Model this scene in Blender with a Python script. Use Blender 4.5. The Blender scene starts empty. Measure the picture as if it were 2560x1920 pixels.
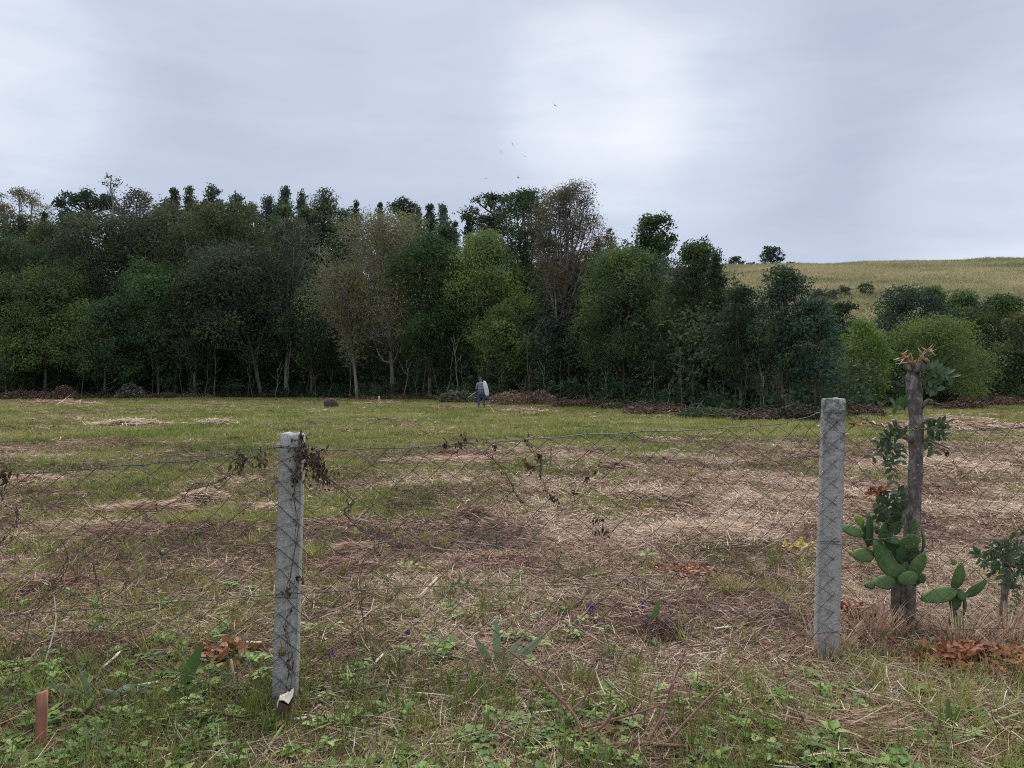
import bpy, bmesh, math, random
import numpy as np
from mathutils import Vector, Matrix

scene = bpy.context.scene
COL = scene.collection
R = math.radians
F = 740.0                      # focal length in pixels of the 1024 px wide frame
EYE = 1.6

# ------------------------------------------------------------------ camera
cam_data = bpy.data.cameras.new('camera')
cam_data.sensor_width = 36.0
cam_data.lens = 36.0 * F / 1024.0
cam_data.clip_start = 0.05
cam_data.clip_end = 2000.0
cam = bpy.data.objects.new('camera', cam_data)
COL.objects.link(cam)
cam.location = (0, 0, EYE)
cam.rotation_euler = (R(90), 0, 0)
scene.camera = cam

# ------------------------------------------------------------------ sky and sun
SUN_EL, SUN_AZ = 48.0, 8.0
world = bpy.data.worlds.new('World')
scene.world = world
world.use_nodes = True
wt = world.node_tree
wt.nodes.clear()


def wn(kind, **kw):
    n = wt.nodes.new(kind)
    for k, v in kw.items():
        setattr(n, k, v)
    return n


def wmath(op, a, b=None, c=None, clamp=False):
    n = wn('ShaderNodeMath', operation=op)
    n.use_clamp = clamp
    for i, s in enumerate((a, b, c)):
        if s is None:
            continue
        if isinstance(s, (int, float)):
            n.inputs[i].default_value = s
        else:
            wt.links.new(s, n.inputs[i])
    return n.outputs[0]


tc = wn('ShaderNodeTexCoord')
sep = wn('ShaderNodeSeparateXYZ')
wt.links.new(tc.outputs['Generated'], sep.inputs[0])
zc = wmath('MAXIMUM', sep.outputs[2], 0.0)
comb = wn('ShaderNodeCombineXYZ')
wt.links.new(wmath('ADD', sep.outputs[0], 4.3), comb.inputs[0])
wt.links.new(sep.outputs[1], comb.inputs[1])
wt.links.new(wmath('MULTIPLY', zc, 4.2), comb.inputs[2])


def wnoise(scale, detail, rough, dist=0.0):
    n = wn('ShaderNodeTexNoise')
    n.inputs['Scale'].default_value = scale
    n.inputs['Detail'].default_value = detail
    n.inputs['Roughness'].default_value = rough
    n.inputs['Distortion'].default_value = dist
    wt.links.new(comb.outputs[0], n.inputs['Vector'])
    return n.outputs[0]


big = wnoise(1.7, 5.0, 0.52, 0.5)
small = wnoise(5.0, 6.0, 0.55, 0.4)
cl = wmath('MULTIPLY_ADD', big, 0.24, wmath('MULTIPLY_ADD', small, 0.26, 0.335))


def px_dir(px, py):
    v = Vector(((px - 512) / F, 1.0, (384 - py) / F))
    return v.normalized()


def thin_cloud(px, py, rad_deg, amount):
    """brightness of a thinner part of the cloud deck, round one direction"""
    d = px_dir(px, py)
    vm = wn('ShaderNodeVectorMath', operation='DOT_PRODUCT')
    wt.links.new(tc.outputs['Generated'], vm.inputs[0])
    vm.inputs[1].default_value = d
    mr = wn('ShaderNodeMapRange', interpolation_type='SMOOTHERSTEP')
    wt.links.new(vm.outputs['Value'], mr.inputs[0])
    mr.inputs[1].default_value = math.cos(R(rad_deg))
    mr.inputs[2].default_value = 1.0
    mr.inputs[3].default_value = 0.0
    mr.inputs[4].default_value = amount
    return mr.outputs[0]


for args in ((600, 112, 9, 0.14), (640, 122, 15, 0.14), (710, 110, 10, 0.05), (380, 25, 15, 0.10), (20, 15, 12, 0.08), (2, 95, 9, 0.16), (1010, 195, 10, 0.20),
             (880, 150, 14, -0.07), (110, 85, 8, -0.05), (330, 165, 16, -0.05)):
    cl = wmath('ADD', cl, thin_cloud(*args))
tone = wn('ShaderNodeValToRGB')
cr = tone.color_ramp
cr.elements[0].position, cr.elements[0].color = 0.38, (0.262, 0.302, 0.385, 1)
cr.elements[1].position, cr.elements[1].color = 1.0, (0.555, 0.588, 0.628, 1)
mid_e = cr.elements.new(0.70)
mid_e.color = (0.365, 0.404, 0.490, 1)
wt.links.new(cl, tone.inputs[0])
# overcast zenith brightening, put only above the view to light the ground
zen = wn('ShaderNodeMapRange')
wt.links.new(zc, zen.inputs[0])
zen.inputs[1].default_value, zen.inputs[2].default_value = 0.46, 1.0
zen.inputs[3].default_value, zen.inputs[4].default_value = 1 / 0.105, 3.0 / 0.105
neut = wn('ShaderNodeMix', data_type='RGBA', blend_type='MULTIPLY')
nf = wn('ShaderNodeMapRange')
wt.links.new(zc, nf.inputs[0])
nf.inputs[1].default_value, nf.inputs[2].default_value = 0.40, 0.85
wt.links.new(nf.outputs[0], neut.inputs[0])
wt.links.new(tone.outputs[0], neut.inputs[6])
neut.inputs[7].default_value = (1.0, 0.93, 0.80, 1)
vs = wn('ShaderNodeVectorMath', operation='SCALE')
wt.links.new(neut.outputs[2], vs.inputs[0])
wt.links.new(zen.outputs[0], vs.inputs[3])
sky = wn('ShaderNodeTexSky', sky_type='NISHITA')
sky.sun_disc = False
sky.sun_elevation = R(SUN_EL)
sky.sun_rotation = R(SUN_AZ)
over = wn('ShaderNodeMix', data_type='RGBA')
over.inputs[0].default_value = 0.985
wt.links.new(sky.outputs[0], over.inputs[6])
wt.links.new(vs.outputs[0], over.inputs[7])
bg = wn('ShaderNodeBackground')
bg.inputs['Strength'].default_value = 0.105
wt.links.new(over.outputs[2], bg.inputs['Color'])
wo = wn('ShaderNodeOutputWorld')
wt.links.new(bg.outputs[0], wo.inputs[0])

sun_data = bpy.data.lights.new('sun', 'SUN')
sun_data.energy = 1.5
sun_data.angle = R(25)
sun_data.color = (1.0, 0.96, 0.90)
sun = bpy.data.objects.new('sun', sun_data)
COL.objects.link(sun)
sd = Vector((math.sin(R(SUN_AZ)) * math.cos(R(SUN_EL)), math.cos(R(SUN_AZ)) * math.cos(R(SUN_EL)), math.sin(R(SUN_EL))))
sun.rotation_euler = sd.to_track_quat('Z', 'Y').to_euler()
sun.location = (0, 0, 60)

vw = scene.view_settings
vw.view_transform = 'Standard'
vw.look = 'None'
vw.exposure = 0.76
vw.gamma = 1.0
vw.use_curve_mapping = False
cy = scene.cycles
cy.max_bounces = 4
cy.diffuse_bounces = 2
cy.glossy_bounces = 2
cy.transmission_bounces = 3
cy.transparent_max_bounces = 4
cy.filter_width = 1.1
cy.use_denoising = False
cy.caustics_reflective = False
cy.caustics_refractive = False


# ------------------------------------------------------------------ helpers
def rng_of(seed):
    return np.random.default_rng(seed)


def sstep(a, b, x):
    t = np.clip((np.asarray(x, float) - a) / (b - a), 0, 1)
    return t * t * (3 - 2 * t)


def vnoise(x, y, s=1.0, seed=0):
    x = np.asarray(x, float) / s + seed * 17.13
    y = np.asarray(y, float) / s + seed * 9.71
    xi = np.floor(x).astype(np.int64)
    yi = np.floor(y).astype(np.int64)
    fx, fy = x - xi, y - yi
    fx, fy = fx * fx * (3 - 2 * fx), fy * fy * (3 - 2 * fy)

    def h(i, j):
        n = (i * 374761393 + j * 668265263 + seed * 1442695) & 0x7fffffff
        n = ((n ^ (n >> 13)) * 1274126177) & 0x7fffffff
        return ((n ^ (n >> 16)) & 0xffff) / 65535.0
    return (h(xi, yi) * (1 - fx) + h(xi + 1, yi) * fx) * (1 - fy) + (h(xi, yi + 1) * (1 - fx) + h(xi + 1, yi + 1) * fx) * fy


def fbm(x, y, s=1.0, seed=0, o=4):
    t, a, w = 0, 1.0, 0
    for i in range(o):
        t = t + a * vnoise(x, y, s / 2 ** i, seed + i)
        w += a
        a *= 0.55
    return t / w


def gh(x, y):
    """height of the field"""
    x = np.asarray(x, float)
    y = np.asarray(y, float)
    return 0.26 * sstep(5, 40, y) + (fbm(x, y, 2.2, 5, 3) - 0.5) * 0.07 * sstep(2.0, 6.0, y) + (fbm(x, y, 9.0, 8, 2) - 0.5) * 0.16 * sstep(6, 16, y)


def gz(x, y):
    return float(gh(x, y))


def P(px, py, d):
    """the point d metres ahead of the camera that the photo shows at this pixel"""
    return np.array([(px - 512) / F * d, d, EYE - (py - 384) / F * d])


def G(px, py):
    """ground point seen at a pixel"""
    d = F * EYE / (py - 384)
    for _ in range(6):
        x = (px - 512) / F * d
        d = F * (EYE - gz(x, d)) / (py - 384)
    x = (px - 512) / F * d
    return np.array([x, d, gz(x, d)])


def unit(v):
    v = np.asarray(v, float)
    return v / (np.linalg.norm(v, axis=-1, keepdims=True) + 1e-9)


class MB:
    """collects shapes, build() links them as one mesh object"""

    def __init__(self):
        self.V, self.Q, self.T, self.A, self.n = [], [], [], [], 0

    def add(self, V, faces, v=0.5):
        V = np.asarray(V, float).reshape(-1, 3)
        f = np.asarray(faces, np.int64)
        (self.Q if f.shape[1] == 4 else self.T).append(f + self.n)
        self.V.append(V)
        self.A.append(np.broadcast_to(np.asarray(v, float), (len(V),)))
        self.n += len(V)
        return self

    def also(self, faces, off):
        f = np.asarray(faces, np.int64)
        (self.Q if f.shape[1] == 4 else self.T).append(f + off)

    def tube(self, pts, rad, n=5, v=0.5, cap=True):
        pts = np.asarray(pts, float)
        m = len(pts)
        rad = np.broadcast_to(np.asarray(rad, float), (m,))
        t = unit(np.gradient(pts, axis=0))
        ref = np.array([0.0, 0, 1]) if abs(t[:, 2]).mean() < 0.75 else np.array([1.0, 0.1, 0])
        u = unit(np.cross(t, ref))
        w = np.cross(t, u)
        a = np.arange(n) / n * 2 * np.pi
        V = pts[:, None] + rad[:, None, None] * (np.cos(a)[None, :, None] * u[:, None] + np.sin(a)[None, :, None] * w[:, None])
        i, j = np.meshgrid(np.arange(m - 1), np.arange(n), indexing='ij')
        q = np.stack([i * n + j, i * n + (j + 1) % n, (i + 1) * n + (j + 1) % n, (i + 1) * n + j], -1).reshape(-1, 4)
        off = self.n
        self.add(V.reshape(-1, 3), q, v if np.isscalar(v) else np.repeat(v, n))
        if cap:
            for k, s in ((0, -1), (m - 1, 1)):
                c = self.n
                self.V.append(pts[k:k + 1])
                self.A.append(np.array([v if np.isscalar(v) else v[k]]))
                self.n += 1
                b = off + k * n
                tri = [[c, b + (j + 1) % n, b + j] if s < 0 else [c, b + j, b + (j + 1) % n] for j in range(n)]
                self.T.append(np.array(tri))
        return self

    def leaves(self, c, axis, side, L, W, v):
        """flat diamond leaves: centre, unit axis, unit side, length, width (arrays)"""
        n = len(c)
        L = np.broadcast_to(L, (n,))[:, None] * 0.5
        W = np.broadcast_to(W, (n,))[:, None] * 0.5
        V = np.stack([c - axis * L, c + side * W - axis * L * 0.1, c + axis * L, c - side * W - axis * L * 0.1], 1).reshape(-1, 3)
        q = np.arange(4 * n).reshape(n, 4)
        return self.add(V, q, np.repeat(np.broadcast_to(v, (n,)), 4))

    def slivers(self, c, axis, side, L, W, v):
        """small three cornered leaves for crowns seen from afar"""
        n = len(c)
        L = np.broadcast_to(L, (n,))[:, None] * 0.5
        W = np.broadcast_to(W, (n,))[:, None] * 0.5
        V = np.stack([c - axis * L - side * W, c - axis * L + side * W, c + axis * L], 1).reshape(-1, 3)
        return self.add(V, np.arange(3 * n).reshape(n, 3), np.repeat(np.broadcast_to(v, (n,)), 3))

    def blade(self, base, d, L, W, bend, side, seg=3, v=0.5):
        """many grass blades at once: base (n,3), direction, length, width, bend vector"""
        n = len(base)
        L = np.broadcast_to(L, (n,))[:, None]
        W = np.broadcast_to(W, (n,))[:, None]
        rows = []
        for k in range(seg + 1):
            t = k / seg
            c = base + d * L * t + bend * L * t * t
            w = W * 0.5 * (1 - t ** 2.2) if k < seg else W * 0.04
            rows += [c - side * w, c + side * w]
        V = np.stack(rows, 1)
        m = V.shape[1]
        q = np.concatenate([np.array([[2 * k, 2 * k + 1, 2 * k + 3, 2 * k + 2]]) for k in range(seg)])
        q = (q[None] + (np.arange(n) * m)[:, None, None]).reshape(-1, 4)
        return self.add(V.reshape(-1, 3), q, np.repeat(np.broadcast_to(v, (n,)), m))

    def box(self, c, s, v=0.5, rot=None):
        c = np.asarray(c, float)
        h = np.asarray(s, float) / 2
        V = np.array([[x, y, z] for x in (-1, 1) for y in (-1, 1) for z in (-1, 1)]) * h
        if rot is not None:
            V = V @ np.array(Matrix.Rotation(rot, 3, 'Z')).T
        q = [[0, 1, 3, 2], [4, 6, 7, 5], [0, 4, 5, 1], [2, 3, 7, 6], [0, 2, 6, 4], [1, 5, 7, 3]]
        return self.add(V + c, q, v)

    def mesh(self, name, mat, smooth=False):
        me = bpy.data.meshes.new(name)
        V = np.concatenate(self.V).astype(np.float32)
        Q = np.concatenate(self.Q) if self.Q else np.zeros((0, 4), np.int64)
        T = np.concatenate(self.T) if self.T else np.zeros((0, 3), np.int64)
        me.vertices.add(len(V))
        me.vertices.foreach_set('co', V.ravel())
        lv = np.concatenate([Q.ravel(), T.ravel()]).astype(np.int32)
        me.loops.add(len(lv))
        me.loops.foreach_set('vertex_index', lv)
        ls = np.concatenate([np.arange(len(Q)) * 4, len(Q) * 4 + np.arange(len(T)) * 3]).astype(np.int32)
        me.polygons.add(len(ls))
        me.polygons.foreach_set('loop_start', ls)
        if smooth:
            me.polygons.foreach_set('use_smooth', np.ones(len(ls), bool))
        me.update(calc_edges=True)
        at = me.attributes.new('v', 'FLOAT', 'POINT')
        at.data.foreach_set('value', np.concatenate(self.A).astype(np.float32))
        me.materials.append(mat)
        return me

    def build(self, name, mat, parent=None, smooth=False, origin=None):
        if origin is not None:
            o3 = np.asarray(origin, float)
            self.V = [a - o3 for a in self.V]
        o = bpy.data.objects.new(name, self.mesh(name, mat, smooth))
        COL.objects.link(o)
        if parent is not None:
            o.parent = parent
        elif origin is not None:
            o.location = origin
        return o


def tag(o, label=None, cat=None, group=None, kind=None):
    for k, v in (('label', label), ('category', cat), ('group', group), ('kind', kind)):
        if v:
            o[k] = v
    return o


def empty(name, loc, label=None, cat=None, group=None, rz=0.0):
    o = bpy.data.objects.new(name, None)
    COL.objects.link(o)
    o.location = loc
    o.rotation_euler = (0, 0, rz)
    o.empty_display_size = 0.2
    return tag(o, label, cat, group)


# ------------------------------------------------------------------ materials
MATS = {}


def new_mat(name):
    m = bpy.data.materials.new(name)
    m.use_nodes = True
    nt = m.node_tree
    nt.nodes.clear()
    out = nt.nodes.new('ShaderNodeOutputMaterial')
    MATS[name] = m
    return m, nt, out


def ramp_node(nt, stops):
    n = nt.nodes.new('ShaderNodeValToRGB')
    cr = n.color_ramp
    while len(cr.elements) < len(stops):
        cr.elements.new(0.5)
    for e, (p, c) in zip(cr.elements, stops):
        e.position = p
        e.color = (*c, 1)
    return n


def leafy(name, stops, trans=0.25, rough=0.5, spec=0.3, jitter=0.25, tint=False, patchy=0.0):
    """thin leaf or blade: colour from the attribute v along a ramp, some light passes through"""
    m, nt, out = new_mat(name)
    L = nt.links.new
    at = nt.nodes.new('ShaderNodeAttribute')
    at.attribute_name = 'v'
    src = at.outputs['Fac']
    if tint:
        a2 = nt.nodes.new('ShaderNodeAttribute')
        a2.attribute_name = 'tint'
        a2.attribute_type = 'INSTANCER'
        mm = nt.nodes.new('ShaderNodeMath')
        mm.operation = 'ADD'
        L(src, mm.inputs[0])
        L(a2.outputs['Fac'], mm.inputs[1])
        src = mm.outputs[0]
    rp = ramp_node(nt, stops)
    L(src, rp.inputs[0])
    colr = rp.outputs[0]
    if jitter:
        oi = nt.nodes.new('ShaderNodeObjectInfo')
        mr = nt.nodes.new('ShaderNodeMapRange')
        L(oi.outputs['Random'], mr.inputs[0])
        mr.inputs[3].default_value = 1 - jitter
        mr.inputs[4].default_value = 1 + jitter
        vs_ = nt.nodes.new('ShaderNodeVectorMath')
        vs_.operation = 'SCALE'
        L(colr, vs_.inputs[0])
        L(mr.outputs[0], vs_.inputs[3])
        colr = vs_.outputs[0]
    if patchy:
        tcn = nt.nodes.new('ShaderNodeTexCoord')
        pn = nt.nodes.new('ShaderNodeTexNoise')
        pn.inputs['Scale'].default_value = 0.55
        pn.inputs['Detail'].default_value = 3
        L(tcn.outputs['Object'], pn.inputs['Vector'])
        pr = ramp_node(nt, [(0.32, (0.72, 0.80, 0.95)), (0.5, (1, 1, 1)), (0.68, (1.42, 1.28, 1.0))])
        L(pn.outputs[0], pr.inputs[0])
        pm = nt.nodes.new('ShaderNodeMix')
        pm.data_type = 'RGBA'
        pm.blend_type = 'MULTIPLY'
        pm.inputs[0].default_value = patchy
        L(colr, pm.inputs[6])
        L(pr.outputs[0], pm.inputs[7])
        colr = pm.outputs[2]
    b = nt.nodes.new('ShaderNodeBsdfPrincipled')
    b.inputs['Roughness'].default_value = rough
    b.inputs['Specular IOR Level'].default_value = spec
    L(colr, b.inputs['Base Color'])
    if trans > 0:
        t = nt.nodes.new('ShaderNodeBsdfTranslucent')
        L(colr, t.inputs['Color'])
        mx = nt.nodes.new('ShaderNodeMixShader')
        mx.inputs[0].default_value = trans
        L(b.outputs[0], mx.inputs[1])
        L(t.outputs[0], mx.inputs[2])
        L(mx.outputs[0], out.inputs[0])
    else:
        L(b.outputs[0], out.inputs[0])
    return m


def solid(name, c1, c2, scale=8.0, detail=5.0, rough=0.85, bump=0.3, bscale=None, c3=None, stretch=None, spec=0.25, dist=0.02):
    """noise between two or three colours, with relief"""
    m, nt, out = new_mat(name)
    L = nt.links.new
    tcn = nt.nodes.new('ShaderNodeTexCoord')
    mp = nt.nodes.new('ShaderNodeMapping')
    if stretch:
        mp.inputs['Scale'].default_value = stretch
    L(tcn.outputs['Object'], mp.inputs[0])
    nz = nt.nodes.new('ShaderNodeTexNoise')
    nz.inputs['Scale'].default_value = scale
    nz.inputs['Detail'].default_value = detail
    nz.inputs['Roughness'].default_value = 0.65
    L(mp.outputs[0], nz.inputs['Vector'])
    stops = [(0.32, c1), (0.68, c2)] if c3 is None else [(0.3, c1), (0.52, c2), (0.7, c3)]
    rp = ramp_node(nt, stops)
    L(nz.outputs[0], rp.inputs[0])
    b = nt.nodes.new('ShaderNodeBsdfPrincipled')
    b.inputs['Roughness'].default_value = rough
    b.inputs['Specular IOR Level'].default_value = spec
    L(rp.outputs[0], b.inputs['Base Color'])
    if bump:
        n2 = nt.nodes.new('ShaderNodeTexNoise')
        n2.inputs['Scale'].default_value = bscale or scale * 2.5
        n2.inputs['Detail'].default_value = 4
        L(mp.outputs[0], n2.inputs['Vector'])
        bp = nt.nodes.new('ShaderNodeBump')
        bp.inputs['Strength'].default_value = bump
        bp.inputs['Distance'].default_value = dist
        L(n2.outputs[0], bp.inputs['Height'])
        L(bp.outputs[0], b.inputs['Normal'])
    L(b.outputs[0], out.inputs[0])
    return m


def fol(name, c, spread=0.32, **kw):
    kw.setdefault('patchy', 1.0)
    kw.setdefault('spec', 0.12)
    kw.setdefault('rough', 0.7)
    c = np.array(c)
    warm = np.array([1.25, 1.08, 0.8])
    return leafy(name, [(0.0, tuple(c * (1 - spread))), (0.45, tuple(c)), (0.8, tuple(c * (1 + spread) * warm)), (1.0, tuple(c * (1 + 1.6 * spread) * warm))], **kw)


fol('dark', (0.056, 0.090, 0.047))
fol('mid', (0.081, 0.130, 0.056))
fol('olive', (0.118, 0.140, 0.065))
fol('khaki', (0.168, 0.168, 0.095))
fol('bright', (0.132, 0.193, 0.069))
fol('lime', (0.129, 0.207, 0.050))
fol('blue', (0.056, 0.096, 0.067), spec=0.2)
fol('grey', (0.096, 0.123, 0.076))
fol('russet', (0.132, 0.116, 0.087))
fol('vivid', (0.067, 0.121, 0.049))
fol('euc', (0.099, 0.132, 0.092))
fol('pine', (0.045, 0.074, 0.052))
fol('inner', (0.056, 0.083, 0.049))
leafy('dead_leaf', [(0, (0.040, 0.022, 0.015)), (0.35, (0.115, 0.070, 0.048)), (0.65, (0.22, 0.145, 0.095)), (1, (0.44, 0.32, 0.21))], trans=0.15, jitter=0.1)
leafy('wilted', [(0, (0.05, 0.06, 0.035)), (0.5, (0.12, 0.12, 0.075)), (0.85, (0.24, 0.23, 0.16)), (1, (0.42, 0.38, 0.29))], trans=0.15, jitter=0.1)
solid('bark', (0.045, 0.038, 0.030), (0.13, 0.112, 0.092), 6, c3=(0.27, 0.25, 0.215), stretch=(1, 1, 0.5))
solid('bark_pale', (0.11, 0.10, 0.085), (0.23, 0.21, 0.18), 5, c3=(0.36, 0.34, 0.30), stretch=(1, 1, 0.4))
solid('bark_dark', (0.030, 0.025, 0.020), (0.085, 0.068, 0.054), 7, stretch=(1, 1, 0.5))
solid('twig', (0.06, 0.042, 0.034), (0.17, 0.125, 0.10), 5)

# ------------------------------------------------------------------ ground and hill
def ground_material():
    m, nt, out = new_mat('field_soil')
    L = nt.links.new
    tcn = nt.nodes.new('ShaderNodeTexCoord')

    def nz(scale, detail=6, rough=0.6, stretch=None):
        n = nt.nodes.new('ShaderNodeTexNoise')
        n.inputs['Scale'].default_value = scale
        n.inputs['Detail'].default_value = detail
        n.inputs['Roughness'].default_value = rough
        if stretch:
            mp = nt.nodes.new('ShaderNodeMapping')
            mp.inputs['Scale'].default_value = stretch
            L(tcn.outputs['Object'], mp.inputs[0])
            L(mp.outputs[0], n.inputs['Vector'])
        else:
            L(tcn.outputs['Object'], n.inputs['Vector'])
        return n.outputs[0]
    rp = ramp_node(nt, [(0.25, (0.040, 0.022, 0.017)), (0.45, (0.095, 0.052, 0.038)), (0.6, (0.17, 0.105, 0.074)), (0.78, (0.27, 0.18, 0.13))])
    L(nz(9, 8, 0.75), rp.inputs[0])
    gr = ramp_node(nt, [(0.3, (0.045, 0.060, 0.018)), (0.7, (0.13, 0.145, 0.045))])
    L(nz(14, 6, 0.7), gr.inputs[0])
    at = nt.nodes.new('ShaderNodeAttribute')
    at.attribute_name = 'green'
    mx = nt.nodes.new('ShaderNodeMix')
    mx.data_type = 'RGBA'
    L(at.outputs['Fac'], mx.inputs[0])
    L(rp.outputs[0], mx.inputs[6])
    L(gr.outputs[0], mx.inputs[7])
    b = nt.nodes.new('ShaderNodeBsdfPrincipled')
    b.inputs['Roughness'].default_value = 0.95
    b.inputs['Specular IOR Level'].default_value = 0.1
    L(mx.outputs[2], b.inputs['Base Color'])
    bp = nt.nodes.new('ShaderNodeBump')
    bp.inputs['Strength'].default_value = 0.8
    bp.inputs['Distance'].default_value = 0.03
    L(nz(28, 6, 0.7), bp.inputs['Height'])
    L(bp.outputs[0], b.inputs['Normal'])
    L(b.outputs[0], out.inputs[0])
    return m


def greenness(x, y):
    """share of living grass on the mown field"""
    x = np.asarray(x, float)
    y = np.asarray(y, float)
    far = sstep(7.5, 15.0, y - 0.75 * x * sstep(0, 3, x))
    base = 0.37 + 0.43 * far
    base = base + 0.16 * sstep(0.5, -3, x) * (1 - far) - 0.15 * sstep(0.5, 3, x) * sstep(4.6, 5.5, y) * (1 - far)
    base = np.where(y < 4.6, np.maximum(base, 0.85 * sstep(4.5, 3.6, y + 0.12 * x)), base)
    n = fbm(x, y, 2.4, 21, 4) * 0.65 + fbm(x, y, 0.6, 33, 2) * 0.35
    nf = fbm(x * 0.45, y, 3.2, 44, 3)
    return np.clip(base + (n - 0.5) * 1.9 + (nf - 0.5) * 1.5 * far, 0, 1)


def sheet(name, xs, ys, hfun, mat, attr=None):
    X, Y = np.meshgrid(xs, ys)
    V = np.stack([X, Y, hfun(X, Y)], -1).reshape(-1, 3)
    nx, ny = len(xs), len(ys)
    i, j = np.meshgrid(np.arange(ny - 1), np.arange(nx - 1), indexing='ij')
    a = (i * nx + j).reshape(-1)
    mb = MB().add(V, np.stack([a, a + 1, a + nx + 1, a + nx], -1))
    o = mb.build(name, mat, smooth=True)
    if attr:
        at = o.data.attributes.new(attr[0], 'FLOAT', 'POINT')
        at.data.foreach_set('value', attr[1](V[:, 0], V[:, 1]).astype(np.float32))
    return o


def axis(vals):
    return np.concatenate([np.arange(a, b, s) for a, b, s in vals])


ground = sheet('ground', axis([(-600, -60, 30), (-60, -12, 0.8), (-12, 12, 0.12), (12, 60, 0.8), (60, 601, 30)]),
               axis([(-60, 0, 4), (0, 2, 0.5), (2, 12, 0.1), (12, 26, 0.25), (26, 80, 1.0), (80, 900, 30)]), gh, ground_material(), ('green', greenness))
tag(ground, 'mown field of short grass, dry straw and brown soil', kind='structure')

# edge of the wood: x -> distance at which the trees begin
EDGE_X = np.array([-60, -48, -29, -16, -7.5, -2.4, 1.9, 5.5, 8.6, 10.4, 12.6, 15.5, 21, 33, 60])
EDGE_Y = np.array([71, 71, 69, 68, 60.5, 55, 50, 45.5, 38, 32, 30.0, 32, 40, 49, 60])


def edge(x):
    return np.interp(x, EDGE_X, EDGE_Y)


def hill_h(x, y):
    ridge = 37.0 + (np.asarray(x, float) - 70) * 0.022 - 0.02 * np.maximum(0, 40 - np.asarray(x, float))
    t = np.clip((y - 72.0) / 150.0, 0, 1.6)
    up = np.where(t < 1, 0.62 * t + 0.38 * (3 * t * t - 2 * t ** 3), 1 - 0.55 * np.maximum(t - 1, 0) ** 1.6)
    gully = -2.6 * np.exp(-((y - 128 + 0.25 * (x - 70)) / 7.0) ** 2) * sstep(40, 62, x) * sstep(92, 74, x)
    return -1.2 + (ridge + 1.2) * up + (fbm(x, y, 26, 61, 3) - 0.5) * 2.0 * sstep(0, 0.4, t) + gully


def hill_material():
    m, nt, out = new_mat('hill_pasture')
    L = nt.links.new
    tcn = nt.nodes.new('ShaderNodeTexCoord')
    nz = nt.nodes.new('ShaderNodeTexNoise')
    nz.inputs['Scale'].default_value = 0.35
    nz.inputs['Detail'].default_value = 9
    nz.inputs['Roughness'].default_value = 0.75
    L(tcn.outputs['Object'], nz.inputs['Vector'])
    wd = nt.nodes.new('ShaderNodeAttribute')
    wd.attribute_name = 'wood'
    rp = ramp_node(nt, [(0.3, (0.17, 0.185, 0.085)), (0.5, (0.28, 0.265, 0.135)), (0.7, (0.38, 0.325, 0.18))])
    L(nz.outputs[0], rp.inputs[0])
    b = nt.nodes.new('ShaderNodeBsdfPrincipled')
    b.inputs['Roughness'].default_value = 1
    b.inputs['Specular IOR Level'].default_value = 0.05
    mx = nt.nodes.new('ShaderNodeMix')
    mx.data_type = 'RGBA'
    L(wd.outputs['Fac'], mx.inputs[0])
    L(rp.outputs[0], mx.inputs[6])
    mx.inputs[7].default_value = (0.035, 0.034, 0.022, 1)
    L(mx.outputs[2], b.inputs['Base Color'])
    L(b.outputs[0], out.inputs[0])
    return m


hill = sheet('hill', axis([(-260, -60, 10), (-60, 240, 3), (240, 400, 10)]), axis([(70, 320, 2.5)]), hill_h, hill_material(), ('wood', lambda x, y: sstep(0.30, 0.24, x / y)))
tag(hill, 'long pale grassy hillside behind the wood', kind='structure')


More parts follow.
